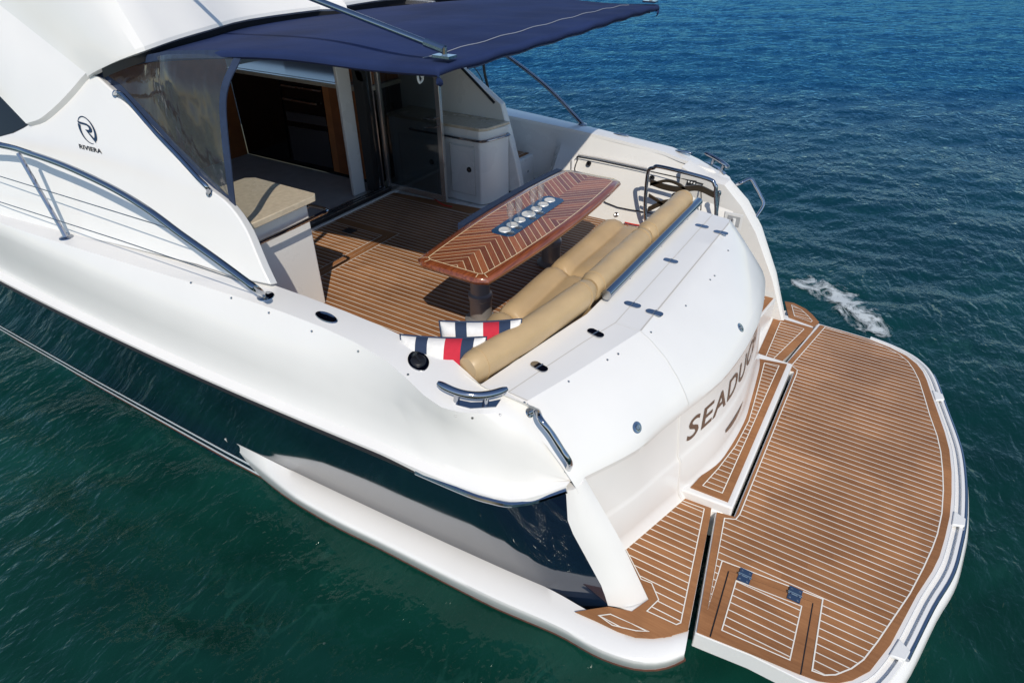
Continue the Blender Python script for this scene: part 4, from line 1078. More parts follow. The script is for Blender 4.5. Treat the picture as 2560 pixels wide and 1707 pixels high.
# forward bulkhead and unseen side linings, left open above to admit sky light
k = MB(); k.box(-1.75, 1.02, 7.3, 7.36, 0.02, 1.4); k.build('forward_bulkhead', cherry, yacht)
k = MB(); k.box(-1.80, -1.74, 4.9, 12, 0.02, 1.15); k.build('cabin_lining', lining, yacht)
k = MB(); k.box(1.95, 2.0, 4.9, 12, 0.02, 1.25); k.build('cabin_lining', lining, yacht)
# jambs
k = MB(); k.box(0.62, 0.80, 5.02, 5.06, 0.03, 2.0); k.build('door_jamb', gel_in, yacht, bevel=0.008)
kp = MB(); kp.slab([PX(u, v, .79) for u, v in ((887, 178), (901, 182), (908, 205), (893, 200))], V(0, -0.006, 0)); kp.build('keypad', dark, yacht)
k = MB(); k.box(0.80, 0.86, 4.86, 4.99, 0.05, 2.0); k.box(0.885, 0.93, 4.86, 4.99, 0.05, 2.0); k.build('door_post', rubber, yacht, bevel=0.004)
k = MB(); k.box(0.86, 0.885, 4.86, 4.965, 0.05, 2.0); k.box(0.93, 0.945, 4.86, 4.965, 0.05, 2.0); k.build('door_post_trim', chrome, yacht)
# open glass door, edge-on to the stern
DX = 1.0
dl = [PX(u, v, DX) for u, v in ((958, 468), (1118, 503))]
y0, y1 = dl[1][1], 4.86
gd = thing('glass_door', 'open tinted glass door with polished steel edge beside the wet bar', 'door', (DX, 4.86, 0.04))
k = MB(); k.box(DX - 0.008, DX + 0.008, y0 + 0.05, y1 - 0.03, 0.10, 1.93); k.build('glass_pane', tinted, gd)
k = MB(); k.box(DX - 0.022, DX + 0.022, y0, y0 + 0.055, 0.045, 1.96); k.box(DX - 0.022, DX + 0.022, y1 - 0.05, y1, 0.045, 1.96); k.box(DX - 0.018, DX + 0.018, y0 + .055, y1 - .05, 0.045, 0.11); k.box(DX - 0.018, DX + 0.018, y0 + .055, y1 - .05, 1.92, 1.96)
fr_ = k.build('door_frame', simple('satin_door_steel', (0.62, 0.60, 0.57), 0.22, metal=0.85), gd, bevel=0.003)
for u, v in ((1092, 295), (1094, 316)):
    p = PX(u, v, DX); k = MB(); k.tube([p + V(-.02, 0, 0), p + V(-.055, 0, 0)], 0.013, 10); k.tube([p + V(-.055, -.01, 0), p + V(-.06, .12, -.01)], 0.010, 8); k.build('door_handle', chrome, gd)

# port counter
c_top = [V(-1.13, 3.58, 0), V(-1.13, 4.23, 0), V(-1.18, 4.30, 0), V(-1.9, 4.30, 0), V(-1.9, 3.52, 0), V(-1.17, 3.545, 0)]
ct = thing('cockpit_counter', 'white cockpit counter with a beige stone top and steel rail', 'counter', (-1.5, 3.9, 0.0))
k = MB(); k.prism([(-1.85, 3.62), (-1.19, 3.62), (-1.19, 4.22), (-1.85, 4.26)], 0.0, 0.875); k.build('cabinet', gel_in, ct, bevel=0.012)
k = MB(); k.prism([(p[0], p[1]) for p in c_top], 0.875, 0.92); k.build('countertop', stone, ct, bevel=0.006)
cr_ = [PZ(632, 592, .775) * [1, 0, 1] + V(0, 3.62, 0), PZ(645, 600, .775) * [1, 0, 1] + V(0, 3.55, 0), V(-1.68, 3.53, .775), V(-1.22, 3.53, .775), V(-1.10, 3.535, .775), V(-1.075, 3.56, .775), V(-1.07, 3.62, .775), V(-1.09, 3.72, .775), V(-1.185, 3.74, .775)]
cr_ = [V(-1.75, 3.62, .765), V(-1.75, 3.56, .765), V(-1.70, 3.535, .765)] + cr_[3:]
k = MB(); k.tube(smooth(cr_, 5), 0.0145, 10); k.build('towel_rail', chrome, ct)

# starboard wet bar
wb = thing('wet_bar', 'white starboard wet bar cabinet with stone top behind the glass door', 'cabinet', (1.4, 4.2, 0))
k = MB(); k.prism([(1.20, 3.72), (1.27, 3.66), (1.59, 3.60), (1.60, 4.93), (1.20, 4.93)], 0.0, 0.78); k.build('cabinet', gel_in, wb, bevel=0.012)
k = MB(); k.prism([(1.19, 3.71), (1.26, 3.65), (1.595, 3.59), (1.60, 4.94), (1.19, 4.94)], 0.785, 0.815); k.build('countertop', stone, wb, bevel=0.006)
k = MB(); k.tube(smooth([V(1.20, 4.6, .695), V(1.165, 4.58, .695), V(1.165, 4.2, .695), V(1.165, 3.74, .695), V(1.20, 3.655, .695), V(1.30, 3.615, .695), V(1.53, 3.565, .695), V(1.56, 3.60, .695)], 5), 0.013, 10); k.build('towel_rail', chrome, wb)
for ya, yb in ((3.78, 4.10), (4.28, 4.80)):
    k = MB(); z0, z1 = 0.09, 0.62
    k.tube(smooth([V(1.196, ya, z0), V(1.196, yb, z0), V(1.196, yb, z1), V(1.196, ya, z1)], 1, True), 0.005, 6, closed=True)
    dr = k.build('door', groove, wb)
    k = MB(); k.box(1.190, 1.199, ya + .01, yb - .01, z0 + .01, z1 - .01); k.build('door_leaf', gel_in, wb, bevel=0.004)
    round_latch(V(1.189, ya + 0.07, 0.37), V(-1, 0, 0), 0.03, wb)
# starboard house wing and its clear panel
WX = 1.60
sw_px = [(1252, 262), (1130, 150), (1040, 60), (930, 60), (930, 480), (1303, 478), (1290, 410), (1272, 335)]
k = MB(); k.slab([PX(u, v, WX) for u, v in sw_px], V(0.09, 0.0, 0)); k.build('house_side', gel_in, yacht, bevel=0.012)
k = MB(); k.tube([PX(1236, 258, WX - .005), PX(1190, 208, WX - .005), PX(1130, 145, WX - .005), PX(1090, 105, WX - .005)], 0.014, 8); k.build('wing_gasket', rubber, yacht)
# step box to the side deck
k = MB(); k.prism([(1.70, 3.56), (2.12, 3.54), (2.12, 4.1), (1.70, 4.1)], 0.0, 0.36); k.build('side_step', gel_in, yacht, bevel=0.012)
teak_panel([(1.72, 3.62), (2.05, 3.60), (2.05, 4.0), (1.72, 4.0)], 0.367, yacht, border=0.04)
k = MB(); p = PY(1318, 428, 3.56); k.lathe([(0, .012), (.014, .012), (.02, .004), (.021, 0)], p, 14, 0, (0, -1, 0)); k.build('courtesy_light', chrome, yacht)

# ================================================================== GALLEY UNIT
GF = 1.02
gal = thing('galley_unit', 'dark galley unit with black oven, steel drawers and cherry cupboard', 'kitchen unit', (1.5, 6.2, 0.03))
k = MB(); k.box(GF + 0.012, 1.9, 5.06, 7.3, 0.03, 1.04); k.build('carcass', black, gal)
k = MB(); k.box(GF - 0.02, 1.92, 5.04, 7.3, 1.045, 1.09); k.build('countertop', stone, gal, bevel=0.004)
k = MB(); k.box(1.06, 1.90, 5.075, 7.29, 1.091, 1.094); k.build('worktop_sky_sheen', simple('sky_tinted_worktop', (0.12, 0.14, 0.18), 0.15), gal)  # thin sheet with the countertop's sky reflection put into its colour
def gp_(px, off=0.0): return [PX(u, v, GF - off) for u, v in px]
k = MB(); k.slab(gp_([(803.7, 214), (894.5, 224), (919, 449), (835.5, 429)]), V(0.02, 0, 0)); cup = k.build('cupboard', cherry_l, gal, bevel=0.002)
k = MB(); k.slab(gp_([(819, 217), (881, 224), (903, 444), (850, 431)], .004), V(0.006, 0, 0)); k.build('cupboard_door', cherry, gal)
for u, v in ((849, 231), (853, 268), (864, 345)):
    p = PX(u, v, GF - .006); k = MB(); k.lathe([(0, .03), (.009, .028), (.007, .01), (.004, 0)], p, 10, 0, (-1, 0, 0)); k.build('knob', chrome, gal)
for q_ in ([(701, 212), (800, 227), (800.5, 230.5), (701.5, 215.5)], [(705, 245), (789, 260), (790, 264), (706, 249)]):
    k = MB(); k.slab(gp_(q_, 0.03), V(0.012, 0, 0)); k.build('drawer_handle', steel, gal)
k = MB(); k.slab(gp_([(714, 279), (812, 294), (817, 317), (718, 301)]), V(0.012, 0, 0)); k.build('drawer_front', fridge, gal)
k = MB(); k.slab(gp_([(720, 315), (819, 331), (832, 421), (735, 400)]), V(0.012, 0, 0)); k.build('fridge_door', fridge, gal)
k = MB(); k.slab(gp_([(640, 190), (697, 202), (725, 396), (640, 372)]), V(0.012, 0, 0)); k.build('oven_front', black, gal)
k = MB(); k.box(1.15, 1.85, 5.08, 5.42, 1.095, 1.6); k.build('wall_cupboard', cherry, gal, bevel=0.004)
k = MB(); k.box(1.88, 1.94, 5.0, 7.3, 1.09, 1.26); k.build('backsplash', simple('taupe_backsplash', (0.20, 0.18, 0.155), 0.5), gal)

# ================================================================== AWNING
aw_ = thing('awning', 'navy canvas awning stretched aft from the flybridge over the cockpit', 'awning', (0, 3.2, 1.9))
def canopy():
    nx, ny = 41, 25
    rows = []
    pa = smooth([V(-1.50, 2.09, 1.985), V(-1.53, 2.5, 1.975), V(-1.59, 3.0, 1.98), V(-1.65, 3.45, 1.965), V(-1.68, 3.9, 1.93), V(-1.69, 4.45, 1.865)], 5)
    pa = resample(pa, ny)
    for j in range(ny):
        p = pa[j]; fy = j / (ny - 1); row = []
        for i in range(nx):
            t = -1 + 2 * i / (nx - 1); x = p[0] * -t
            z = p[2] + (0.035 + 0.025 * fy) * (1 - abs(t) ** 2.5) - 0.02 * math.sin(math.pi * fy) * (1 - t * t)
            y = p[1] - (0.09 * (1 - t * t)) * (1 - fy) ** 2
            row.append(V(x, y, z + 0.005 * math.sin(9 * fy + 3 * t) + 0.004 * math.sin(26 * t + 8 * fy) * (1 - fy) ** 2))
        rows.append(row)
    first = rows[0]
    hem = []
    for d, h in ((-0.012, -0.045), (-0.03, -0.032), (-0.03, -0.014), (-0.018, -0.002)):
        hem.append([q + V(0, d, h) for q in first])
    rows = hem + rows
    # the port and starboard hems roll down too
    out = []
    for r in rows:
        a, b = r[0], r[-1]
        out.append([a + V(0.02, 0.0, -0.05), a + V(-0.012, 0.0, -0.034), a + V(-0.012, 0, -0.012)] + r + [b + V(0.012, 0, -0.012), b + V(0.012, 0, -0.034), b + V(-0.02, 0, -0.05)])
    k = MB(); k.grid(out); cv = k.build('canopy', canvas, aw_, smooth_ang=60)
    stt = MB(); j = 6
    stt.tube([q + V(0, 0, 0.004) for q in rows[j][2:-2]], 0.0022, 5); stt.build('stitching', thread, cv)
    k = MB(); k.tube([q + V(0, -0.001, -0.004) for q in hem[0][3:-3]], 0.006, 6); k.build('hem_cord', binding, cv)
    return rows
CR = canopy()
def pole(sign):
    g = (lambda p: p) if sign < 0 else mir
    lo_p = V(-1.40, 2.10, 2.045); top = PX(790, 0, -1.42) 
    d = top - lo_p; top2 = lo_p + d * 3.0
    k = MB(); k.tube([g(lo_p + d * .06), g(top2)], 0.017, 12); k.tube([g(lo_p), g(lo_p + d * .14)], 0.022, 10); po = k.build('support_pole', chrome, aw_)
    k = MB(); k.slab([g(lo_p + V(x, y, -.035)) for x, y in ((-.035, -.05), (.035, -.05), (.03, .06), (-.03, .06))], V(0, 0, .012)); k.tube([g(lo_p + V(0, 0, -.03)), g(lo_p + V(0, 0, .012))], 0.014, 8); k.build('pole_bracket', chrome, aw_)
pole(-1); pole(1)
k = MB()
s0 = PX(1050, 184, -1.40); k.tube(smooth([s0 + V(0, 0, .04), s0, s0 + V(.02, 0, -.03), s0 + V(-.01, 0.0, -.045), s0 + V(-.02, 0, -.01), s0 + V(0.01, 0, .012)], 4), 0.006, 6)
k.tube(smooth([s0 + V(.02, 0, -.02), s0 + V(.08, 0, -.005), s0 + V(.15, .02, .0), s0 + V(.2, .03, -.02)], 4), 0.004, 6); k.build('tie_strap', white_pl, aw_)

# clear vinyl curtain on the port side
cu = thing('clear_curtain', 'wrinkled clear vinyl curtain edged in navy between canopy and house side', 'curtain', HS(410, 300, -0.03))
CN0 = HP0 + HN / np.linalg.norm(HN) * 0.05
def CU(u, v): return PP(u, v, CN0, HN)
left = resample([CU(u, v) for u, v in ((243, 182), (300, 222), (360, 285), (430, 362), (500, 432), (576, 508))], 24)
right = resample(smooth([PX(598, 136, -1.63), PX(588, 160, -1.67), PX(566, 205, -1.75), PX(557, 262, -1.79), PX(563, 350, -1.84), PX(572, 430, -1.89), CU(582, 514)], 4), 24)
topc = resample([left[0], CU(330, 155), PX(420, 138, -1.74), PX(510, 136, -1.69), right[0]], 16)
rows = []
for j in range(24):
    t = j / 23
    r = []
    for i in range(16):
        s = i / 15
        base_ = lerp(left[j], right[j], s) + (topc[i] - lerp(left[0], right[0], s)) * (1 - t) ** 2
        r.append(base_ - HNo * 0.012 * math.sin(7 * s + 5 * t) * math.sin(math.pi * s))
    rows.append(r)
k = MB(); k.grid(rows); k.build('vinyl_sheet', vinyl, cu, flip=False, smooth_ang=80)
def ribbon_tube(path, w, name, parent, mat):
    k = MB(); P = [np.array(p, float) for p in path]; n_ = HNo
    A, B = [], []
    for i in range(len(P)):
        t = P[min(i + 1, len(P) - 1)] - P[max(i - 1, 0)]; s = np.cross(t, n_); s /= np.linalg.norm(s)
        A.append(P[i] + s * w / 2); B.append(P[i] - s * w / 2)
    k.grid([[a + n_ * .004 for a in A], [b + n_ * .004 for b in B], [b - n_ * .004 for b in B], [a - n_ * .004 for a in A]], close_v=True)
    return k.build(name, mat, parent, smooth_ang=50)
ribbon_tube(left, 0.05, 'edge_binding', cu, binding); ribbon_tube(right, 0.05, 'edge_binding', cu, binding); ribbon_tube(topc, 0.045, 'edge_binding', cu, binding)
# starboard clear curtain
cs = thing('clear_curtain', 'clear starboard curtain with black edges against the sea', 'curtain', PX(1200, 200, 1.92))
q = [PX(u, v, 1.92) for u, v in ((1140, 150), (1212, 120), (1216, 175), (1228, 255), (1190, 210))]
k = MB(); k.cap(q); k.build('vinyl_sheet', vinyl, cs)
k = MB(); k.tube(smooth([PX(u, v, 1.92) for u, v in ((1205, 110), (1207, 140), (1211, 180), (1220, 220), (1229, 258))], 4), 0.014, 6); k.build('edge_binding', rubber, cs)
k = MB(); k.tube(smooth([PX(u, v, 1.94) for u, v in ((1163, 140), (1190, 175), (1205, 200), (1207, 230))], 4), 0.006, 6); k.build('curtain_zip', dark, cs)

# ================================================================== TABLE
tab = thing('dining_table', 'varnished cockpit table with pale chevron inlay on two grey pedestals', 'table', (TX, TY, 0))
corners = [PZ(1046, 631, TZ), PZ(1403, 425, TZ), PZ(1424, 430, TZ), PZ(1528, 462, TZ), PZ(1544, 473, TZ), PZ(1234, 702, TZ), PZ(1180, 702, TZ), PZ(1054, 660, TZ)]
for p in corners: print('table', np.round(p - V(TX, TY, 0), 3))
# clean symmetric outline from the measured corners
hx, hy, ch, bow = 1.075, 0.285, 0.075, 0.055
def outline(hx, hy, ch, bow):
    pts = []
    for t in np.linspace(-1, 1, 13): pts.append((TX + t * (hx - ch * .55), TY + hy + bow * (1 - t * t)))
    pts.append((TX + hx, TY + hy - ch)); pts.append((TX + hx, TY - hy + ch))
    for t in np.linspace(1, -1, 13): pts.append((TX + t * (hx - ch * .55), TY - hy - bow * (1 - t * t)))
    pts.append((TX - hx, TY - hy + ch)); pts.append((TX - hx, TY + hy - ch))
    return pts
to = outline(hx, hy, ch, bow); ti = offset(to, 0.062)
k = MB(); n_ = len(to)
edge_rows = []
for d, z in ((0.030, TZ - 0.055), (0.006, TZ - 0.05), (-0.004, TZ - 0.03), (0.002, TZ - 0.01), (0.014, TZ)):
    edge_rows.append([(p[0], p[1], z) for p in offset(to, d)])
edge_rows.append([(p[0], p[1], TZ) for p in ti])
k.grid(edge_rows, 0, close_u=True); k.cap([(p[0], p[1], TZ - .055) for p in offset(to, .03)], 0)
top_ = k.build('table_edge', [mahog], tab, smooth_ang=40)
k = MB(); k.cap([(p[0], p[1], TZ) for p in ti], 0)
i2 = offset(ti, -0.004); i3 = offset(ti, 0.003)
k.add([(p[0], p[1], TZ + .0012) for p in i2] + [(p[0], p[1], TZ + .0012) for p in i3], [(i, (i + 1) % n_, n_ + (i + 1) % n_, n_ + i) for i in range(n_)], 1)
for a in (13, 14, 28, 29):
    pass
for idx in (0, 12, 13, 14, 15, 27, 28, 29):
    a, b = V(*ti[idx], TZ + .0012), V(*offset(to, 0.012)[idx], TZ + .0012); t = b - a; s = V(-t[1], t[0], 0); s /= np.linalg.norm(s)
    k.add([a + s * .003, b + s * .003, b - s * .003, a - s * .003], [(0, 1, 2, 3)], 1)
k.build('inlaid_top', [chev, maple], tab, smooth_ang=20)
# navy folded leaf cover along the forward edge
lf_ = [(TX + t * (hx - .04), TY + hy + bow * (1 - t * t) + 0.004) for t in np.linspace(-0.42, 1.0, 14)]
lf2 = [(p[0], p[1] + 0.055) for p in lf_]
k = MB(); k.prism(lf_ + lf2[::-1], TZ - .05, TZ + .001); k.build('leaf_cover', binding, tab, bevel=0.006)
for px_, yy in ((-0.745, 2.40), (0.375, 2.40)):
    k = MB()
    k.lathe([(0.0, 0.006), (0.125, 0.006), (0.125, 0.02), (0.10, 0.03), (0.085, 0.04), (0.085, 0.19), (0.092, 0.20), (0.092, 0.235), (0.078, 0.245), (0.074, 0.25), (0.074, 0.62), (0.13, 0.64), (0.13, 0.652)], V(px_, yy, 0), 30)
    ped = k.build('pedestal', alu, tab, smooth_ang=30)
# blue tray with seven steel cup holders
TRX = [PZ(u, v, TZ)[0] for u, v in ((1260, 576.5), (1280, 564), (1298, 551.5), (1322.5, 537.5), (1341, 524.5), (1358.5, 513.5), (1375, 502.5))]
TRC = [PZ(u, v, TZ) for u, v in ((1260, 576.5), (1280, 564), (1298, 551.5), (1322.5, 537.5), (1341, 524.5), (1358.5, 513.5), (1375, 502.5))]
ty_ = np.mean([p[1] for p in TRC]); print('tray', [np.round(p, 2) for p in TRC])
x0, x1 = TRC[0][0] - .08, TRC[-1][0] + .08
ro = [(x0 + .03, ty_ - .105), (x1 - .03, ty_ - .105), (x1, ty_ - .075), (x1, ty_ + .055), (x1 - .03, ty_ + .085), (x0 + .03, ty_ + .085), (x0, ty_ + .055), (x0, ty_ - .075)]
k = MB(); k.prism(ro, TZ - .004, TZ + .006); tray = k.build('holder_tray', tray_blue, tab, bevel=0.002)
for i, p in enumerate(TRC):
    r = 0.052 if i == 3 else 0.042
    k = MB(); k.lathe([(r + .003, .006), (r, .011), (r - .003, .0105), (r - .008, .0078), (r * .6, .0072), (0.0, .0072)], V(p[0], ty_, TZ), 28)
    # shallow steel dish standing on the tray
    o = k.build('cup_holder', simple('satin_steel', (0.80, 0.79, 0.75), 0.35, metal=0.25) if i == 0 else bpy.data.materials['satin_steel'], tab, smooth_ang=50)

# champagne flutes
fl_lab = ['champagne flute at the port end of the navy tray on the table', 'champagne flute second from the port end of the navy tray', 'champagne flute second from the starboard end of the navy tray', 'champagne flute at the starboard end of the navy tray on the table']
first = None
for i, (u, v) in enumerate(((1281, 584), (1303, 571), (1341, 548), (1358.5, 535))):
    p = PZ(u, v, TZ + .006); p[1] = ty_ - .068
    if first is None:
        k = MB()
        k.lathe([(0.0, .0), (.030, .0), (.031, .002), (.008, .006), (.004, .012), (.0038, .085), (.008, .10), (.022, .13), (.028, .165), (.027, .20), (.0245, .232), (.0235, .232), (.0258, .20), (.0268, .165), (.0205, .133), (.006, .108), (.0, .104)], V(0, 0, 0), 28)
        first = k.build('champagne_flute', glass, None, smooth_ang=60); o = first
    else:
        o = first.copy(); COL.objects.link(o)
    o.location = p; tag(o, fl_lab[i], 'glass', 'champagne flutes on the table tray')

# ================================================================== UPHOLSTERY
rnd = random.Random(3)
def bolster(path, r, name, label, rz=1.0, group='back bolsters on the stern bench'):
    P = resample(smooth(path, 6), 40); rows = []
    for i, p in enumerate(P):
        t = P[min(i + 1, 39)] - P[max(i - 1, 0)]; t /= np.linalg.norm(t); s = np.cross(t, V(0, 0, 1)); s /= np.linalg.norm(s)
        e = min(i, 39 - i); sc = 1.0 if e > 2 else (0.80, 0.94, 0.985)[e]
        ring = []
        for a in np.linspace(0, 2 * math.pi, 28, endpoint=False):
            c_, s_ = math.cos(a), math.sin(a); z = s_ * r * rz * (1.0 if s_ > 0 else 1.6)
            wob = 1 + 0.012 * math.sin(5 * a + i * .7) + 0.01 * math.sin(i * .45)
            ring.append(p + s * c_ * r * sc * wob + V(0, 0, z * (0.82 + .18 * sc) * sc * wob))
        rows.append(ring)
    k = MB(); k.grid(rows, close_u=True); k.cap(rows[0]); k.cap(rows[-1])
    root = k.build(name, leather, None, smooth_ang=60)
    for j in (3, 36):
        seam = MB(); seam.tube([q * 1.0 + (q - P[j]) * 0.012 for q in rows[j]], 0.003, 5, closed=True)
        seam.build('seam_piping', leather, root)
    # a proper base point
    c_ = np.array(P[20]); c_[2] -= r * rz
    for o in (root, *root.children):
        o.data.transform(Matrix.Translation(-Vector(c_)) if o is root else Matrix.Translation(-Vector(c_)))
    root.location = c_
    return tag(root, label, 'cushion', group)
bolster([V(-1.955, 1.645, .585), V(-1.5, 1.545, .60), V(-1.0, 1.475, .605), V(-0.86, 1.465, .605)], 0.080, 'back_bolster', 'long tan bolster nearest the striped pillows on the stern bench')
bolster([V(-0.845, 1.465, .605), V(-0.4, 1.46, .61), V(0.08, 1.46, .605)], 0.080, 'back_bolster', 'middle tan bolster of the stern bench backrest')
bolster([V(0.09, 1.46, .605), V(0.5, 1.455, .61), V(1.0, 1.455, .605)], 0.080, 'back_bolster', 'tan bolster at the gate end of the stern bench')
def seat(x0, x1, label, taper=0.0):
    nx = 34; prof = [(1.52, .40), (1.60, .425), (1.70, .43), (1.78, .425), (1.815, .408), (1.83, .404), (1.845, .41), (1.88, .445), (1.93, .456), (1.985, .44), (2.02, .40), (2.03, .36), (2.015, .32), (1.98, .302), (1.7, .302), (1.52, .302)]
    rows = []
    for i in range(nx):
        x = lerp([x0], [x1], i / (nx - 1))[0]; e = min(i, nx - 1 - i)
        sc = 1.0 if e > 4 else math.sqrt(max(0.0, 1 - (1 - (e + .3) / 5) ** 2.4)); sc = max(sc, .35)
        yo = -taper * (1 - i / (nx - 1)) 
        row = []
        for y, z in prof:
            yy = 1.75 + (y - 1.75) * (0.93 + .07 * sc) + yo; zz = .302 + (z - .302) * (0.55 + .45 * sc)
            zz += 0.004 * math.sin(6 * x + 9 * y)
            row.append(V(x, yy, zz))
        rows.append(row)
    k = MB(); k.grid(rows, close_u=True); k.cap(rows[0]); k.cap(rows[-1])
    o = k.build('seat_cushion', leather, None, smooth_ang=60)
    c_ = V((x0 + x1) / 2, 1.78, .302); o.data.transform(Matrix.Translation(-Vector(c_))); o.location = c_
    return tag(o, label, 'cushion', 'seat cushions on the stern bench')
seat(-1.13, -0.40, 'tan seat cushion on the stern bench nearest the striped pillows', 0.02)
seat(-0.39, 0.66, 'tan seat cushion on the stern bench at the gate end')
seat(-1.75, -1.14, 'tan seat cushion under the two striped pillows', 0.10)

# striped pillows
def pillow(c0, ax, up, w, h, label, name='striped_pillow'):
    ax = np.array(ax, float); ax /= np.linalg.norm(ax); up = np.array(up, float); up -= ax * (up @ ax); up /= np.linalg.norm(up); nr = np.cross(ax, up)
    if nr @ (CAM - c0) < 0: nr = -nr
    cols = [(0.80, 0.78, 0.74), (0.022, 0.04, 0.085), (0.80, 0.78, 0.74), (0.55, 0.022, 0.045), (0.022, 0.04, 0.085), (0.80, 0.78, 0.74)]
    mats = []
    for nm, c_ in (('pillow_white', cols[0]), ('pillow_navy', cols[1]), ('pillow_red', cols[3])):
        mats.append(bpy.data.materials.get(nm) or simple(nm, c_, 0.9, noise=0.05, nscale=30, bump=0.3, bscale=40))
    edges = [0, .19, .33, .53, .725, .865, 1.0]; mi = [0, 1, 0, 2, 1, 0]
    k = MB(); nu, nv = 60, 26
    for side in (1, -1):
        for s in range(6):
            us = np.linspace(edges[s], edges[s + 1], 11); rows = []
            for j in range(nv):
                v_ = j / (nv - 1); r = []
                for u_ in us:
                    bu = 1 - abs(2 * u_ - 1) ** 4; bv = 1 - abs(2 * v_ - 1) ** 3
                    th = 0.095 * (max(bu, 0) * max(bv, 0)) ** 0.55
                    pin_ = 1 - .05 * (1 - abs(2 * v_ - 1) ** 2); pv = 1 - .07 * (1 - abs(2 * u_ - 1) ** 2)
                    X = (u_ - .5) * w * pin_; Y = (v_ - .5) * h * pv
                    wr = .004 * math.sin(21 * u_ + 13 * v_) * bu
                    r.append(c0 + ax * X + up * Y + nr * side * (th + wr * (th > .01)))
                rows.append(r)
            k.grid(rows, mi[s])
    root = k.build(name, mats, None, smooth_ang=70)
    bd = MB(); loop = []
    for u_, v_ in [(t, 0) for t in np.linspace(0, 1, 14)] + [(1, t) for t in np.linspace(0, 1, 10)[1:]] + [(t, 1) for t in np.linspace(1, 0, 14)[1:]] + [(0, t) for t in np.linspace(1, 0, 10)[1:-1]]:
        pin_ = 1 - .05 * (1 - abs(2 * v_ - 1) ** 2); pv = 1 - .07 * (1 - abs(2 * u_ - 1) ** 2)
        loop.append(c0 + ax * (u_ - .5) * w * pin_ + up * (v_ - .5) * h * pv)
    bd.tube(loop, 0.006, 7, closed=True); pp = bd.build('piping', mats[1], root)
    lv, lf = text_mesh('YORK', .062, 0, 1.5, bold=0.001); LA = np.array(lv)
    xoff = .86 * w - w / 2 - LA[:, 0].max()
    tv = []
    for x, y, z in lv:
        X = x + xoff; Y = y * 1.0 - .02 * h - .22 * (x - LA[:, 0].min()); u_ = X / w + .5; v_ = Y / h + .5
        bu = 1 - abs(2 * u_ - 1) ** 4; bv = 1 - abs(2 * v_ - 1) ** 3; th = 0.095 * (max(bu, 0) * max(bv, 0)) ** 0.55
        tv.append(c0 + ax * X + up * Y + nr * (th + .007))
    k = MB(); k.add(tv, lf); k.build('lettering', simple('gold_thread', (0.36, 0.22, 0.10), 0.6) if not bpy.data.materials.get('gold_thread') else bpy.data.materials['gold_thread'], root, flip=False)
    c_ = c0 - up * h / 2
    for o in (root, *root.children): o.data.transform(Matrix.Translation(-Vector(c_)))
    root.location = c_
    return tag(root, label, 'pillow', 'striped pillows on the bench')
def place_pillow(pl, pr, zl, w, h, lean, label):
    a, b = PZ(*pl, zl), PZ(*pr, zl); ax = b - a; w = np.linalg.norm(ax) if w is None else w
    side = np.cross(ax / np.linalg.norm(ax), V(0, 0, 1))      # faces the camera side
    if side @ (CAM - a) < 0: side = -side
    up = V(0, 0, 1) - side * lean
    up /= np.linalg.norm(up)
    c0 = (a + b) / 2 - up * h / 2
    print(label[:20], np.round(a, 2), np.round(b, 2), 'w', round(float(np.linalg.norm(ax)), 2))
    pillow(c0, ax, up, w * 1.0, h, label)
place_pillow((1000, 836), (1216, 842), 0.68, None, 0.36, 0.30, 'striped pillow in front, half hidden by the white side deck')
place_pillow((1098, 802), (1304, 797), 0.70, None, 0.36, 0.30, 'striped pillow behind the other one, against the tan bolster')

# red rope by the gate
k = MB(); k.tube(smooth([PZ(1655, 532, .06), PZ(1642, 552, .02), PZ(1625, 565, .02), PZ(1590, 562, .02), PZ(1562, 556, .02)], 5), 0.007, 7); o = k.build('red_rope', red_rope, None)
tag(o, 'thin red rope lying along the floor below the steel gate', 'rope')
k = MB(); k.tube(smooth([PZ(1078, 492, .02), PZ(1090, 500, .02), PZ(1108, 512, .02), PZ(1130, 517, .02)], 5), 0.007, 7); o = k.build('red_rope', red_rope, None)
tag(o, 'short red cord on the floor at the foot of the glass door', 'rope')

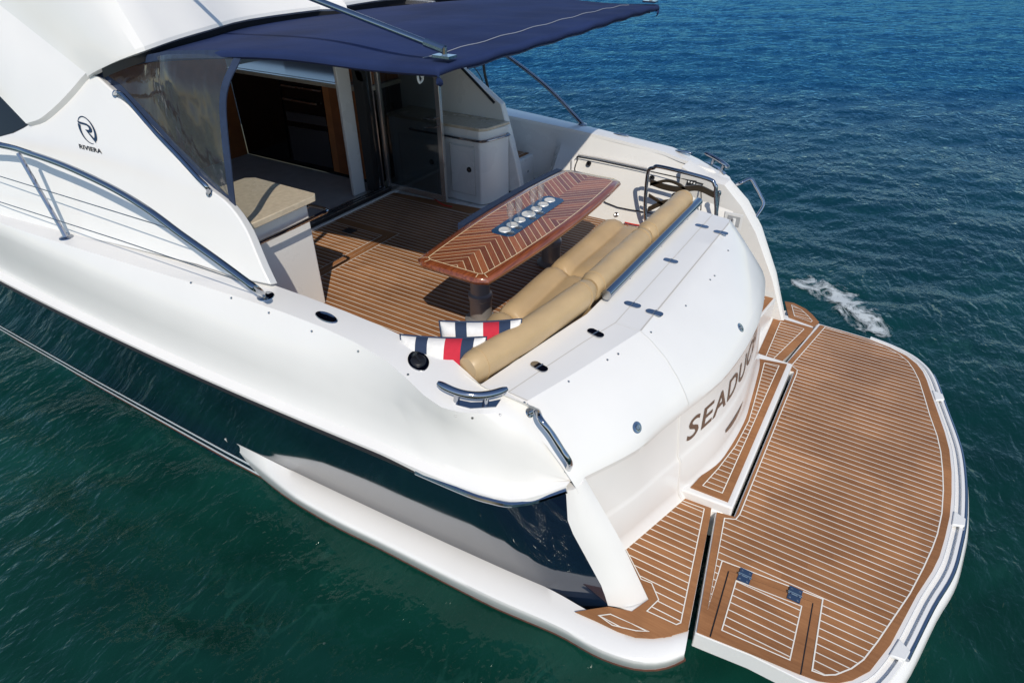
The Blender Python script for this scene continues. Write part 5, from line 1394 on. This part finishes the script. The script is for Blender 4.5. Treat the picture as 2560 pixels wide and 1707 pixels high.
# ================================================================== FOAM ON THE WATER
def foam():
    m, n, l, b = new_mat('sea_foam')
    n.remove(b); out = n['Material Output']
    g = n.new('ShaderNodeNewGeometry')
    t = n.new('ShaderNodeTexNoise'); t.inputs['Scale'].default_value = 3.2; t.inputs['Detail'].default_value = 9; t.inputs['Roughness'].default_value = 0.68; t.inputs['Distortion'].default_value = 1.1
    l.new(g.outputs['Position'], t.inputs['Vector'])
    at = n.new('ShaderNodeAttribute'); at.attribute_name = 'fade'
    su = n.new('ShaderNodeMath'); su.operation = 'MULTIPLY_ADD'; su.inputs[1].default_value = 0.42; l.new(at.outputs['Fac'], su.inputs[0]); l.new(t.outputs['Fac'], su.inputs[2])
    mr = n.new('ShaderNodeMapRange'); mr.inputs['From Min'].default_value = 0.86; mr.inputs['From Max'].default_value = 1.0; l.new(su.outputs[0], mr.inputs['Value'])
    tr = n.new('ShaderNodeBsdfTransparent'); df = n.new('ShaderNodeBsdfDiffuse'); df.inputs[0].default_value = (0.62, 0.68, 0.70, 1)
    mx = n.new('ShaderNodeMixShader'); mu = n.new('ShaderNodeMath'); mu.operation = 'MULTIPLY'; mu.inputs[1].default_value = 0.85; l.new(mr.outputs[0], mu.inputs[0])
    l.new(mu.outputs[0], mx.inputs[0]); l.new(tr.outputs[0], mx.inputs[1]); l.new(df.outputs[0], mx.inputs[2]); l.new(mx.outputs[0], out.inputs[0])
    spine = [PZ(u, v, WZ) for u, v in ((1960, 690), (2020, 715), (2090, 745), (2130, 785), (2170, 815), (2230, 845), (2290, 870))]
    sp = resample(smooth(spine, 5), 50); rows = []; fade = []
    for i, p in enumerate(sp):
        t_ = sp[min(i + 1, 49)] - sp[max(i - 1, 0)]; s = V(-t_[1], t_[0], 0); s /= np.linalg.norm(s)
        for j in range(17):
            q = (j - 8) / 8; wd = 0.50
            P_ = p + s * q * wd
            rows.append(V(P_[0], P_[1], WZ + float(wave_height(np.array([P_[0]]), np.array([P_[1]]))[0]) + 0.022))
            fade.append(max(0.0, 1 - q * q) * min(1, i / 6, (49 - i) / 8))
    me = bpy.data.meshes.new('foam'); f = [(a * 17 + b_, a * 17 + b_ + 1, (a + 1) * 17 + b_ + 1, (a + 1) * 17 + b_) for a in range(49) for b_ in range(16)]
    me.from_pydata([tuple(r) for r in rows], [], f)
    at_ = me.attributes.new('fade', 'FLOAT', 'POINT'); at_.data.foreach_set('value', fade)
    me.materials.append(m); o = bpy.data.objects.new('sea_foam', me); COL.objects.link(o)
    tag(o, 'lacy white foam drifting behind the swim platform corner', 'foam'); o['kind'] = 'stuff'
foam()
